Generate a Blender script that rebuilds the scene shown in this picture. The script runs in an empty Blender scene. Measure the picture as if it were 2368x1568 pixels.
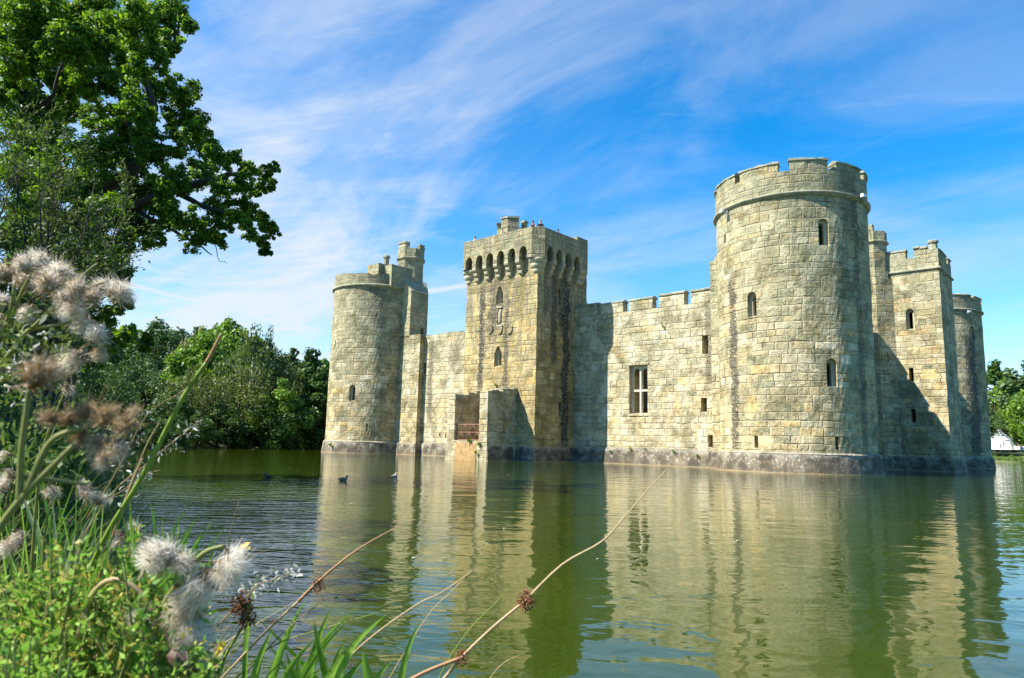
import bpy, bmesh, math, random
import numpy as np
from mathutils import Vector, Matrix, noise as mnoise
random.seed(7); rng = np.random.default_rng(7)
scene = bpy.context.scene
COL = scene.collection
PI = math.pi
R_ = math.radians

# ------------------------------------------------------------ camera frame
W0, H0, FP = 2367.0, 1568.0, 1634.43
PITCH, ROLL, EYE = 0.14802, 0.025606, 1.1785
CF = Vector((0, math.cos(PITCH), math.sin(PITCH)))
_U = Vector((0, -math.sin(PITCH), math.cos(PITCH))); _R = Vector((1, 0, 0))
CR = _R*math.cos(ROLL) + _U*math.sin(ROLL)
CU = -_R*math.sin(ROLL) + _U*math.cos(ROLL)
CO = Vector((0, 0, EYE))
def at(x, y, depth):
    """world point seen in direction (x, y) of the photograph at this depth"""
    return CO + (CF + CR*((x-W0/2)/FP) - CU*((y-H0/2)/FP))*depth
def on_z(x, y, z=0.0):
    d = CF + CR*((x-W0/2)/FP) - CU*((y-H0/2)/FP)
    return CO + d*((z-EYE)/d.z)
cam = bpy.data.cameras.new('camera'); camo = bpy.data.objects.new('camera', cam); COL.objects.link(camo)
camo.matrix_world = Matrix.Translation(CO) @ Matrix((CR, CU, -CF)).transposed().to_4x4()
cam.sensor_width = 36; cam.lens = FP/W0*36; cam.clip_start = .02; cam.clip_end = 4000
cam.dof.use_dof = True; cam.dof.focus_distance = 30; cam.dof.aperture_fstop = 14.0
scene.camera = camo

# ------------------------------------------------------------ tagging and building helpers
def tag(o, label=None, cat=None, group=None, kind=None):
    if label: o['label'] = label
    if cat: o['category'] = cat
    if group: o['group'] = group
    if kind: o['kind'] = kind
    return o
def empty(name, loc=(0,0,0), rz=0.0, parent=None):
    o = bpy.data.objects.new(name, None); COL.objects.link(o)
    o.location = loc; o.rotation_euler = (0,0,rz); o.empty_display_size = .2
    if parent: o.parent = parent
    return o
def link(name, me, mats=None, parent=None):
    o = bpy.data.objects.new(name, me); COL.objects.link(o)
    if mats is not None:
        for m in (mats if isinstance(mats, (list, tuple)) else [mats]): me.materials.append(m)
    if parent: o.parent = parent
    return o
def fast_mesh(name, verts, faces, smooth=False, matidx=None):
    """verts (n,3) array; faces (m,k) array of one k"""
    verts = np.asarray(verts, dtype=np.float32); faces = np.asarray(faces, dtype=np.int32)
    m, k = faces.shape
    me = bpy.data.meshes.new(name)
    me.vertices.add(len(verts)); me.vertices.foreach_set('co', verts.ravel())
    me.loops.add(m*k); me.loops.foreach_set('vertex_index', faces.ravel())
    me.polygons.add(m); me.polygons.foreach_set('loop_start', np.arange(0, m*k, k, dtype=np.int32))
    me.polygons.foreach_set('loop_total', np.full(m, k, dtype=np.int32))
    if smooth: me.polygons.foreach_set('use_smooth', np.ones(m, dtype=bool))
    if matidx is not None: me.polygons.foreach_set('material_index', np.asarray(matidx, dtype=np.int32))
    me.update(calc_edges=True); me.validate()
    return me
class MB:
    """collects polygons into one mesh"""
    def __init__(s): s.v = []; s.f = []; s.m = []; s.sm = []
    def add(s, vs, fs, mi=0, smooth=False):
        b = len(s.v); s.v += [tuple(p) for p in vs]
        for f in fs: s.f.append([i+b for i in f]); s.m.append(mi); s.sm.append(smooth)
    def box(s, x0, x1, y0, y1, z0, z1, mi=0, top=None):
        t = top or (x0, x1, y0, y1)
        s.add([(x0,y0,z0),(x1,y0,z0),(x1,y1,z0),(x0,y1,z0),(t[0],t[2],z1),(t[1],t[2],z1),(t[1],t[3],z1),(t[0],t[3],z1)],
              [(0,3,2,1),(4,5,6,7),(0,1,5,4),(1,2,6,5),(2,3,7,6),(3,0,4,7)], mi)
    def prism(s, pts, z0, z1, mi=0, pts2=None, smooth=False):
        n = len(pts); p2 = pts2 or pts
        za = z0 if callable(z0) else (lambda x, y: z0)
        zb = z1 if callable(z1) else (lambda x, y: z1)
        s.add([(x,y,za(x,y)) for x,y in pts]+[(x,y,zb(x,y)) for x,y in p2],
              [tuple(reversed(range(n))), tuple(range(n,2*n))]+[(i,(i+1)%n,(i+1)%n+n,i+n) for i in range(n)], mi, smooth)
    def tube(s, pts, rad, n=6, mi=0, cap=True):
        pts = [Vector(p) for p in pts]; k = len(pts)
        if not isinstance(rad, (list, tuple)): rad = [rad]*k
        vs = []; ref = Vector((.3,.2,.9)).normalized()
        for i, p in enumerate(pts):
            d = (pts[min(i+1,k-1)]-pts[max(i-1,0)]).normalized()
            a = d.cross(ref)
            if a.length < .1: a = d.cross(Vector((1,0,0)))
            a.normalize(); b = d.cross(a)
            for j in range(n):
                t = 2*PI*j/n; vs.append(p+(a*math.cos(t)+b*math.sin(t))*rad[i])
        fs = [(i*n+j, i*n+(j+1)%n, (i+1)*n+(j+1)%n, (i+1)*n+j) for i in range(k-1) for j in range(n)]
        if cap: fs += [tuple(reversed(range(n))), tuple(range((k-1)*n, k*n))]
        s.add(vs, fs, mi, True)
    def lathe(s, prof, c=(0,0,0), n=16, mi=0, smooth=True):
        vs = [(c[0]+r*math.cos(2*PI*j/n), c[1]+r*math.sin(2*PI*j/n), c[2]+z) for r, z in prof for j in range(n)]
        k = len(prof)
        fs = [(i*n+j, i*n+(j+1)%n, (i+1)*n+(j+1)%n, (i+1)*n+j) for i in range(k-1) for j in range(n)]
        fs += [tuple(reversed(range(n))), tuple(range((k-1)*n, k*n))]
        s.add(vs, fs, mi, smooth)
    def stack(s, pts, z0, z1, step=.45, amp=.02, seed=1, mi=0, radial=None):
        """prism in courses whose corners wander a little, like weathered masonry"""
        n = len(pts); k = max(1, int(round((z1-z0)/step))); r = random.Random(seed); vs = []
        for i in range(k+1):
            z = z0+(z1-z0)*i/k
            for x, y in pts:
                if radial:
                    cx, cy = radial; a = math.atan2(y-cy, x-cx); d = amp*(mnoise.noise(Vector((math.cos(a)*4, math.sin(a)*4, z*.6)))*1.6+r.uniform(-.3,.3)); q = math.hypot(x-cx, y-cy)
                    vs.append((x+(x-cx)/q*d, y+(y-cy)/q*d, z))
                else: vs.append((x+r.uniform(-amp,amp), y+r.uniform(-amp,amp), z))
        s.add(vs, [tuple(reversed(range(n))), tuple(range(k*n,(k+1)*n))]+[(j*n+i, j*n+(i+1)%n, (j+1)*n+(i+1)%n, (j+1)*n+i) for j in range(k) for i in range(n)], mi)
    def jitter(s, amp, seed=0, zmin=-1e9):
        r = random.Random(seed)
        s.v = [(x+r.uniform(-amp,amp), y+r.uniform(-amp,amp), z+r.uniform(-amp,amp)) if z > zmin else (x,y,z) for x,y,z in s.v]
    def mesh(s, name):
        me = bpy.data.meshes.new(name); me.from_pydata(s.v, [], s.f)
        me.polygons.foreach_set('material_index', s.m); me.polygons.foreach_set('use_smooth', s.sm)
        me.update(); return me
    def build(s, name, mats, parent=None):
        return link(name, s.mesh(name), mats, parent)

def box_uv(me, off=0.0, cyl=None):
    """metres: u along the wall, v height. cyl=(cx,cy,r) uses the angle for faces facing out of that cylinder"""
    uv = me.uv_layers.new(name='UVMap') if not me.uv_layers else me.uv_layers[0]
    buf = np.zeros((len(me.loops), 2), dtype=np.float32)
    co = np.zeros(len(me.vertices)*3, dtype=np.float32); me.vertices.foreach_get('co', co); co = co.reshape(-1,3)
    for p in me.polygons:
        n = p.normal; h = math.hypot(n.x, n.y)
        c = p.center
        if cyl and h > .4:
            rx, ry = c.x-cyl[0], c.y-cyl[1]; rr = math.hypot(rx, ry)
            if abs(n.x*rx+n.y*ry)/(rr*h+1e-9) > .8:
                a0 = math.atan2(ry, rx)
                for li in p.loop_indices:
                    q = co[me.loops[li].vertex_index]; a = math.atan2(q[1]-cyl[1], q[0]-cyl[0])
                    if a-a0 > PI: a -= 2*PI
                    if a-a0 < -PI: a += 2*PI
                    buf[li] = (a*cyl[2]+off, q[2])
                continue
        if h > .3: tx, ty = -n.y/h, n.x/h
        else: tx, ty = 1.0, 0.0
        for li in p.loop_indices:
            q = co[me.loops[li].vertex_index]
            u = q[0]*tx+q[1]*ty+off
            buf[li] = (u, q[2] if h > .3 else q[1])
    uv.data.foreach_set('uv', buf.ravel())

def boolean(me, cutters, op='DIFFERENCE'):
    """cut meshes out of me, return the evaluated mesh"""
    a = bpy.data.objects.new('work', me); COL.objects.link(a); tmp = [a]
    for c in cutters:
        cm = c.mesh('cut') if isinstance(c, MB) else c
        b = bpy.data.objects.new('cut', cm); COL.objects.link(b); tmp.append(b)
        md = a.modifiers.new('b', 'BOOLEAN'); md.operation = op; md.object = b; md.solver = 'EXACT'
        md.use_self = False
    dg = bpy.context.evaluated_depsgraph_get(); dg.update()
    out = bpy.data.meshes.new_from_object(a.evaluated_get(dg), depsgraph=dg)
    for o in tmp: bpy.data.objects.remove(o, do_unlink=True)
    return out

# ------------------------------------------------------------ node helper
class NT:
    def __init__(s, tree): s.t = tree; tree.nodes.clear()
    def n(s, typ, **kw):
        nd = s.t.nodes.new(typ); ins = kw.pop('ins', {})
        for k, v in kw.items(): setattr(nd, k, v)
        for k, v in ins.items(): s.put(nd.inputs[k], v)
        return nd
    def put(s, sock, v):
        if isinstance(v, bpy.types.NodeSocket): s.t.links.new(v, sock)
        elif isinstance(v, (tuple, list)) and len(v) == 3 and sock.type == 'RGBA': sock.default_value = (*v, 1)
        else: sock.default_value = v
    def m(s, op, a, b=None, c=None, clamp=False):
        nd = s.t.nodes.new('ShaderNodeMath'); nd.operation = op; nd.use_clamp = clamp
        for i, v in enumerate((a, b, c)):
            if v is not None: s.put(nd.inputs[i], v)
        return nd.outputs[0]
    def vm(s, op, a, b=None):
        nd = s.t.nodes.new('ShaderNodeVectorMath'); nd.operation = op
        s.put(nd.inputs[0], a)
        if b is not None: s.put(nd.inputs[1], b)
        return nd.outputs['Value'] if op in ('DOT_PRODUCT','LENGTH') else nd.outputs[0]
    def mix(s, f, a, b, typ='MIX'):
        nd = s.t.nodes.new('ShaderNodeMix'); nd.data_type = 'RGBA'; nd.blend_type = typ
        s.put(nd.inputs[0], f); s.put(nd.inputs[6], a); s.put(nd.inputs[7], b)
        return nd.outputs[2]
    def ss(s, v, a, b, lo=0.0, hi=1.0):
        nd = s.t.nodes.new('ShaderNodeMapRange'); nd.interpolation_type = 'SMOOTHSTEP'
        s.put(nd.inputs[0], v)
        for i, q in enumerate((a, b, lo, hi)): s.put(nd.inputs[i+1], q)
        return nd.outputs[0]
    def noise(s, vec, scale, detail=4, rough=.55, dim='3D', out='Fac', dist=0.0):
        nd = s.t.nodes.new('ShaderNodeTexNoise'); nd.noise_dimensions = dim
        if dim == '1D': s.put(nd.inputs['W'], vec)
        else: s.put(nd.inputs['Vector'], vec)
        nd.inputs['Scale'].default_value = scale; nd.inputs['Detail'].default_value = detail
        nd.inputs['Roughness'].default_value = rough; nd.inputs['Distortion'].default_value = dist
        return nd.outputs[out]
    def ramp(s, v, stops, interp='LINEAR'):
        nd = s.t.nodes.new('ShaderNodeValToRGB'); nd.color_ramp.interpolation = interp; e = nd.color_ramp.elements
        while len(e) > 1: e.remove(e[0])
        for i, (p, c) in enumerate(stops):
            el = e[0] if i == 0 else e.new(p)
            el.position = p; el.color = (*c, 1) if len(c) == 3 else c
        s.put(nd.inputs[0], v); return nd.outputs[0]
def new_mat(name):
    m = bpy.data.materials.new(name); m.use_nodes = True
    nt = NT(m.node_tree); out = nt.n('ShaderNodeOutputMaterial')
    return m, nt, out
def simple(name, col, rough=.7, metal=0.0, var=.15, scale=8.0, bump=0.0, trans=0.0):
    m, nt, out = new_mat(name)
    tc = nt.n('ShaderNodeTexCoord').outputs['Object']
    nz = nt.noise(tc, scale, 5)
    c = nt.mix(nz, tuple(x*(1-var) for x in col), tuple(min(1, x*(1+var)) for x in col))
    b = nt.n('ShaderNodeBsdfPrincipled', ins={'Base Color': c, 'Roughness': rough, 'Metallic': metal})
    if bump:
        bp = nt.n('ShaderNodeBump', ins={'Strength': .6, 'Distance': bump, 'Height': nz}); nt.put(b.inputs['Normal'], bp.outputs[0])
    sh = b.outputs[0]
    if trans:
        tr = nt.n('ShaderNodeBsdfTranslucent', ins={'Color': c})
        mx = nt.n('ShaderNodeMixShader', ins={0: trans, 1: sh, 2: tr.outputs[0]}); sh = mx.outputs[0]
    nt.put(out.inputs[0], sh)
    return m
# ------------------------------------------------------------ masonry
def stone(name, base='drum', streaks=(), dark=0.0, ch=.43, cw=.74, wide=False):
    """coursed sandstone blocks with lichen; streaks = (u, half width, z low, z high, strength) of dark run-off stains"""
    m, nt, out = new_mat(name)
    uv = nt.n('ShaderNodeTexCoord'); P = uv.outputs['Object']; UV = uv.outputs['UV']
    sp = nt.n('ShaderNodeSeparateXYZ', ins={0: UV}); U0, V0 = sp.outputs[0], sp.outputs[1]
    z = nt.n('ShaderNodeSeparateXYZ', ins={0: P}).outputs[2]
    wob = nt.n('ShaderNodeSeparateColor', ins={0: nt.noise(UV, 1.4, 3, out='Color')})
    u = nt.m('ADD', U0, nt.m('MULTIPLY', nt.m('SUBTRACT', wob.outputs[0], .5), .16))
    v = nt.m('ADD', V0, nt.m('MULTIPLY', nt.m('SUBTRACT', wob.outputs[1], .5), .13))
    v = nt.m('ADD', v, nt.m('MULTIPLY', nt.m('SUBTRACT', nt.noise(V0, .55, 2, dim='1D'), .5), .9))
    def vor(w, feat, rnd):
        n = nt.n('ShaderNodeTexVoronoi', voronoi_dimensions='1D', feature=feat)
        nt.put(n.inputs['W'], w); n.inputs['Scale'].default_value = 1; n.inputs['Randomness'].default_value = rnd
        return n
    vv = nt.m('DIVIDE', v, ch)
    rowF = vor(vv, 'F1', .7); rowE = vor(vv, 'DISTANCE_TO_EDGE', .7).outputs['Distance']
    row = rowF.outputs['W']; rr = nt.n('ShaderNodeSeparateColor', ins={0: rowF.outputs['Color']})
    wrow = nt.m('MULTIPLY_ADD', rr.outputs[1], .75, .65)
    uu = nt.m('ADD', nt.m('DIVIDE', nt.m('DIVIDE', u, cw), wrow), nt.m('MULTIPLY', row, 17.317))
    blkF = vor(uu, 'F1', .9); blkE = vor(uu, 'DISTANCE_TO_EDGE', .9).outputs['Distance']
    br = nt.n('ShaderNodeSeparateColor', ins={0: blkF.outputs['Color']})
    r1, r2, r3 = br.outputs[0], br.outputs[1], br.outputs[2]
    jd = nt.m('MINIMUM', nt.m('MULTIPLY', rowE, ch), nt.m('MULTIPLY', blkE, cw))
    edge_n = nt.noise(P, 9, 3)
    jd2 = nt.m('ADD', jd, nt.m('MULTIPLY', nt.m('SUBTRACT', edge_n, .5), .035))
    jv = nt.ss(nt.noise(P, 1.2, 5, .65), .38, .58, .12, 1.0)
    joint = nt.m('SUBTRACT', 1.0, nt.m('MULTIPLY', nt.m('SUBTRACT', 1.0, nt.ss(jd2, .004, .020)), jv))            # 0 in the joint, 1 on the stone
    big = nt.noise(P, .35, 3); med = nt.noise(P, 1.7, 5, .6); fine = nt.noise(P, 16, 6, .65); speck = nt.noise(P, 34, 3, .6)
    # stone colour per block
    C = nt.ramp(r1, [(0,(.52,.42,.24)),(.16,(.36,.32,.19)),(.32,(.66,.56,.37)),(.46,(.27,.27,.18)),(.6,(.52,.43,.26)),(.72,(.62,.43,.17)),(.84,(.38,.35,.23)),(1,(.72,.64,.46))])
    C = nt.mix(.15, C, (.48,.40,.25))
    C = nt.mix(nt.m('MULTIPLY', r2, .7), C, nt.mix(1.0, C, (.58,.60,.52), 'MULTIPLY'))
    # ochre at the foot, grey-green lichen higher up
    zj = nt.m('ADD', z, nt.m('MULTIPLY', nt.m('SUBTRACT', big, .5), 7.0))
    foot = nt.m('MULTIPLY', nt.ss(zj, 5.6, 2.0), nt.ss(med, .38, .66))
    C = nt.mix(nt.m('MULTIPLY', foot, .6), C, (.68,.50,.25))
    hi0, hi1 = {'drum': (4.0, 16.0), 'wall': (5.0, 12.0), 'gate': (8.0, 16.0), 'square': (6.0, 17.0)}.get(base, (4,16))
    hl = nt.m('MULTIPLY', nt.ss(zj, hi0, hi1, .0, 1.0), nt.ss(nt.m('ADD', med, nt.m('MULTIPLY', r3, .35)), .42, .72))
    C = nt.mix(nt.m('MULTIPLY', hl, .58), C, (.25,.26,.17))
    gl = nt.ss(nt.m('ADD', big, nt.m('MULTIPLY', r2, .3)), .50, .78)
    C = nt.mix(nt.m('MULTIPLY', gl, .42), C, (.31,.31,.20))
    if base == 'wall':
        C = nt.mix(.12, C, (.62,.55,.40))
        pl = nt.m('MULTIPLY', nt.ss(nt.noise(P, .9, 5, .62), .47, .60), .45)
        C = nt.mix(pl, C, (.60,.57,.45))
    # broad weathering: soot and lichen crusts that cross the courses
    wz = nt.noise(P, .75, 7, .72)
    C = nt.mix(nt.ss(wz, .47, .60, 0, .72), C, nt.mix(1.0, C, (.42,.42,.35), 'MULTIPLY'))
    C = nt.mix(nt.ss(wz, .46, .34, 0, .35), C, (.74,.64,.45))
    # pits and speckle
    C = nt.mix(nt.ss(fine, .50, .66, 0, .6), C, nt.mix(1.0, C, (.46,.44,.38), 'MULTIPLY'))
    C = nt.mix(nt.ss(nt.noise(P, 4.5, 5, .7), .48, .62, 0, .5), C, nt.mix(1.0, C, (.60,.58,.50), 'MULTIPLY'))
    C = nt.mix(nt.m('MULTIPLY', nt.ss(speck, .63, .70), nt.ss(med, .45, .6, .15, .8)), C, (.58,.57,.48))
    dk = nt.m('MULTIPLY', nt.ss(nt.noise(P, 3.1, 6, .7), .54, .66), nt.ss(big, .42, .62, .1, .75))
    C = nt.mix(nt.m('MULTIPLY', dk, .75), C, (.12,.11,.075))
    # joints: pale mortar, in places washed out, with deep joint shadow painted dark
    mort = nt.mix(nt.ss(nt.noise(P, 1.1, 4), .42, .58), (.52,.42,.29), (.12,.10,.07))
    C = nt.mix(nt.m('SUBTRACT', 1.0, joint), C, mort)
    # top stains just below string courses / parapets
    if base in ('drum', 'square', 'gate'):
        tp = {'drum': 14.6, 'square': 14.2, 'gate': 14.9}[base]
        t = nt.m('MULTIPLY', nt.ss(zj, tp-1.2, tp+2.2), nt.ss(nt.noise(P, .9, 6, .7), .36, .6))
        C = nt.mix(nt.m('MULTIPLY', t, .55), C, (.21,.215,.15))
    stretch = nt.n('ShaderNodeCombineXYZ', ins={0: nt.m('MULTIPLY', U0, 2.6), 1: nt.m('MULTIPLY', V0, .22)}).outputs[0]
    if base == 'gate':
        C = nt.mix(nt.ss(z, 14.9, 13.4, .15, .9), C, nt.mix(1.0, C, (1.0,.90,.70), 'MULTIPLY'))
        st = nt.m('MULTIPLY', nt.ss(nt.noise(stretch, 1.3, 6, .65), .47, .60), nt.ss(zj, 5, 11, .25, .9))
        C = nt.mix(st, C, nt.mix(fine, (.10,.09,.06), (.28,.25,.18)))
    for (su, sw, z0, z1, k) in streaks:
        wv = nt.m('ADD', U0, nt.m('MULTIPLY', nt.m('SUBTRACT', nt.noise(V0, .7, 3, dim='1D'), .5), sw*1.2))
        dd = nt.m('DIVIDE', nt.m('ABSOLUTE', nt.m('SUBTRACT', wv, su)), sw)
        dd = nt.m('ADD', dd, nt.m('MULTIPLY', nt.m('SUBTRACT', nt.noise(P, 2.2, 6, .75), .5), 2.4))
        f = nt.m('MULTIPLY', nt.ss(dd, 1.0, .55), nt.m('MULTIPLY', nt.ss(V0, z0-.6, z0+.8), nt.ss(V0, z1+.8, z1-.8)))
        lich = nt.mix(nt.ss(nt.noise(P, 9, 5, .7), .54, .64), (.05,.046,.033), (.48,.45,.35))
        C = nt.mix(nt.m('MULTIPLY', f, k), C, lich)
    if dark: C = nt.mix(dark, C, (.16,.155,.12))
    C = nt.mix(1.0, C, (1.12, 1.09, 1.05), 'MULTIPLY')
    hgt = nt.m('ADD', nt.m('MULTIPLY', nt.ss(jd2, .0, .05), nt.m('MULTIPLY', jv, .75)), nt.m('ADD', nt.m('MULTIPLY', med, .5), nt.m('MULTIPLY', fine, .55)))
    hgt = nt.m('ADD', hgt, nt.m('MULTIPLY', r3, .9))
    bp = nt.n('ShaderNodeBump', ins={'Strength': 1.0, 'Distance': .065, 'Height': hgt})
    bs = nt.n('ShaderNodeBsdfPrincipled', ins={'Base Color': C, 'Roughness': .92, 'Normal': bp.outputs[0]})
    bs.inputs['Specular IOR Level'].default_value = .2
    nt.put(out.inputs[0], bs.outputs[0])
    return m
def plinth_mat():
    m, nt, out = new_mat('plinth_stone')
    tc = nt.n('ShaderNodeTexCoord'); P = tc.outputs['Object']
    z = nt.n('ShaderNodeSeparateXYZ', ins={0: P}).outputs[2]
    a = nt.noise(P, 1.2, 6, .65); b = nt.noise(P, 7, 6, .7); c = nt.noise(P, .5, 4)
    C = nt.mix(nt.ss(a, .38, .62), (.075,.062,.042), (.19,.155,.10))
    up = nt.m('MULTIPLY', nt.ss(nt.m('ADD', z, nt.m('MULTIPLY', a, 1.1)), 1.32, 1.62), .5)
    C = nt.mix(up, C, nt.mix(b, (.20,.18,.12), (.62,.56,.43)))
    lich = nt.m('MULTIPLY', nt.ss(b, .52, .60), nt.ss(nt.m('ADD', a, nt.m('MULTIPLY', z, .16)), .52, .72))
    C = nt.mix(nt.m('MULTIPLY', lich, .8), C, (.50,.47,.37))
    rust = nt.m('MULTIPLY', nt.ss(nt.m('ADD', z, nt.m('MULTIPLY', a, .5)), .42, .18), nt.ss(c, .50, .60))
    C = nt.mix(nt.m('MULTIPLY', rust, .6), C, (.26,.10,.035))
    C = nt.mix(nt.m('MULTIPLY', nt.ss(z, .07, .03), .6), C, (.36,.27,.14))
    C = nt.mix(nt.m('MULTIPLY', nt.ss(nt.noise(P, 2.2, 4), .60, .68), .45), C, (.32,.15,.05))
    bp = nt.n('ShaderNodeBump', ins={'Strength': .9, 'Distance': .05, 'Height': nt.m('ADD', a, b)})
    bs = nt.n('ShaderNodeBsdfPrincipled', ins={'Base Color': C, 'Roughness': .9, 'Normal': bp.outputs[0]})
    nt.put(out.inputs[0], bs.outputs[0]); return m
def coping_mat():
    m, nt, out = new_mat('coping_stone')
    P = nt.n('ShaderNodeTexCoord').outputs['Object']
    a = nt.noise(P, 1.6, 6, .65); b = nt.noise(P, 12, 6, .7)
    C = nt.mix(nt.ss(a, .38, .62), (.19,.195,.145), (.36,.35,.24))
    C = nt.mix(nt.ss(b, .50, .66, 0, .6), C, (.11,.12,.085))
    C = nt.mix(nt.m('MULTIPLY', nt.ss(nt.noise(P, 3, 5, .6), .56, .64), .6), C, (.34,.31,.10))
    bp = nt.n('ShaderNodeBump', ins={'Strength': .9, 'Distance': .04, 'Height': nt.m('ADD', a, b)})
    bs = nt.n('ShaderNodeBsdfPrincipled', ins={'Base Color': C, 'Roughness': .92, 'Normal': bp.outputs[0]})
    nt.put(out.inputs[0], bs.outputs[0]); return m
RD = 4.45
M_A = stone('drum_stone', 'drum', [(R_(-119)*RD, .42, 1, 11.5, .85), (R_(-17.5)*RD, .34, 1.2, 16, .55), (R_(-23)*RD, .8, 13.5, 18, .5)])
M_B = stone('far_drum_stone', 'drum', [(R_(-38)*RD, 1.3, 12.5, 18, .45)])
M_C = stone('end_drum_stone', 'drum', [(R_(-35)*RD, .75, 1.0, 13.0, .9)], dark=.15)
M_W = stone('curtain_stone', 'wall', [(-5.6, .32, 5.5, 11.0, .6), (-33.2, .4, 3, 10.5, .6), (-30.0, .9, 7.5, 10.5, .4)])
M_G = stone('gate_stone', 'gate', [(-22.35, .34, 5.0, 13.4, .95), (-19.75, .28, 4.8, 13.2, .75), (-21.0, .8, 9.5, 13.8, .75), (-1.1, .55, 1.0, 14.5, 1.0), (-2.6, .45, 7, 14.5, .8), (-3.6, .35, 10.5, 14.5, .6), (-1.3,.8,10,14.5,.8)])
M_S = stone('square_tower_stone', 'square')
M_P = plinth_mat(); M_CP = coping_mat()
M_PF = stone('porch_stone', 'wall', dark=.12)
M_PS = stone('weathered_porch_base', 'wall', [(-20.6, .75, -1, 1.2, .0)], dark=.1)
M_FRAME = simple('dressed_stone', (.37,.33,.22), .9, var=.25, scale=5, bump=.02)
M_MULL = simple('pale_mullion', (.56,.50,.36), .9, var=.15, scale=5)
M_DARKROOF = simple('roof_lead', (.10,.10,.10), .7)

# ------------------------------------------------------------ the castle
TH = 0.721408; CC = (17.4587, 43.3834, 0.0)
LS, LE = 41.449, 42.309
castle = empty('castle', CC, -TH)
tag(castle, 'moated medieval sandstone castle with round corner towers and battlements', 'castle')
def cw(x, y, z):   # castle frame -> world
    return Vector((CC[0]+x*math.cos(TH)+y*math.sin(TH), CC[1]-x*math.sin(TH)+y*math.cos(TH), z))

def ring_pts(cx, cy, r, a0, a1, n): return [(cx+r*math.cos(a0+(a1-a0)*i/n), cy+r*math.sin(a0+(a1-a0)*i/n)) for i in range(n+1)]
def arch_outline(w, h, pointed=False, n=8):
    """outline in (u, z) from the bottom left, clockwise seen from outside; h = full height"""
    r = w/2; pts = [(-r, 0), (r, 0)]
    if h <= w: return [(-r,0),(r,0),(r,h),(-r,h)]
    if pointed:
        hs = h-w*.85; k = w*1.0
        for i in range(n+1):
            t = i/n; x = r-t*r; zz = hs+(h-hs)*math.sin(t*PI/2)**.9; pts.append((x, zz))
        for i in range(1, n+1):
            t = 1-i/n; x = -(r-t*r); zz = hs+(h-hs)*math.sin(t*PI/2)**.9; pts.append((x, zz))
    else:
        hs = h-r
        for i in range(2*n+1):
            a = PI*i/(2*n); pts.append((r*math.cos(a), hs+r*math.sin(a)))
    return pts
def extrude(mb, outl, org, tx, nrm, d0, d1, mi=0):
    """outline (u,z) placed at org, along tangent tx, from depth d0 to d1 inwards (against nrm)"""
    n = len(outl); o = Vector(org); T = Vector(tx); N = Vector(nrm)
    a = [o+T*u+Vector((0,0,z))-N*d0 for u, z in outl]; b = [o+T*u+Vector((0,0,z))-N*d1 for u, z in outl]
    mb.add(a+b, [tuple(range(n)), tuple(reversed(range(n,2*n)))]+[(i, i+n, (i+1)%n+n, (i+1)%n) for i in range(n)], mi)
def frame_mesh(mb, outer, inner, org, tx, nrm, d0, d1, mi=0):
    """a slab with an opening: outer and inner outlines with the same number of points; both given at depths d0 (front), d1 (back)"""
    n = len(outer); o = Vector(org); T = Vector(tx); N = Vector(nrm)
    P = lambda ol, d: [o+T*u+Vector((0,0,z))-N*d for u, z in ol]
    v = P(outer, d0)+P(inner, d0+.05)+P(inner, d1)+P(outer, d1)
    f = []
    for k in range(3):
        for i in range(n):
            j = (i+1) % n; f.append((k*n+i, k*n+j, (k+1)*n+j, (k+1)*n+i))
    mb.add(v, f, mi)
def scale_outline(ol, k, dz): return [(u*k, z*((dz[1]-dz[0]))+dz[0]) for u, z in ol]

def lancet(parent, cutter, org, tx, nrm, w, h, pointed=False, slit=.42, depth=.32, name='window', cusp=False):
    """arched recess with a narrow light set back in it"""
    ol = arch_outline(w, h, pointed)
    extrude(cutter, ol, org, tx, nrm, -.5, 2.6)
    mb = MB()
    il = [(u*slit, .10+z*(h-.30)/h) for u, z in ol]
    frame_mesh(mb, [(u*1.0, z) for u, z in ol], il, org, tx, nrm, depth-.10, depth+.16)
    # sloping sill
    o = Vector(org); T = Vector(tx); N = Vector(nrm)
    a = w/2-.004
    mb.add([o+T*-a-N*.0+Vector((0,0,.01)), o+T*a-N*.0+Vector((0,0,.01)), o+T*a-N*(depth+.03)+Vector((0,0,.12)), o+T*-a-N*(depth+.03)+Vector((0,0,.12)),
            o+T*-a-N*.0+Vector((0,0,-.0)), o+T*a-N*.0+Vector((0,0,-.0))], [(0,1,2,3),(4,5,1,0)])
    if cusp:
        for s in (-1, 1):
            c = o+T*(s*w*slit*.42)-N*(depth+.02)+Vector((0,0,h*.66))
            mb.tube([c+T*(s*.03), c-T*(s*.05)], [.07, .02], 6)
    ob = mb.build(name, M_FRAME, parent); box_uv(ob.data); return ob
def slot(cutter, org, tx, nrm, w, h, depth=2.6):
    extrude(cutter, [(-w/2,0),(w/2,0),(w/2,h),(-w/2,h)], org, tx, nrm, -.5, depth)
def cyl_place(cx, cy, r, deg):
    a = R_(deg); n = Vector((math.cos(a), math.sin(a), 0)); t = Vector((-math.sin(a), math.cos(a), 0))
    return Vector((cx+r*math.cos(a), cy+r*math.sin(a), 0)), t, n

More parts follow.
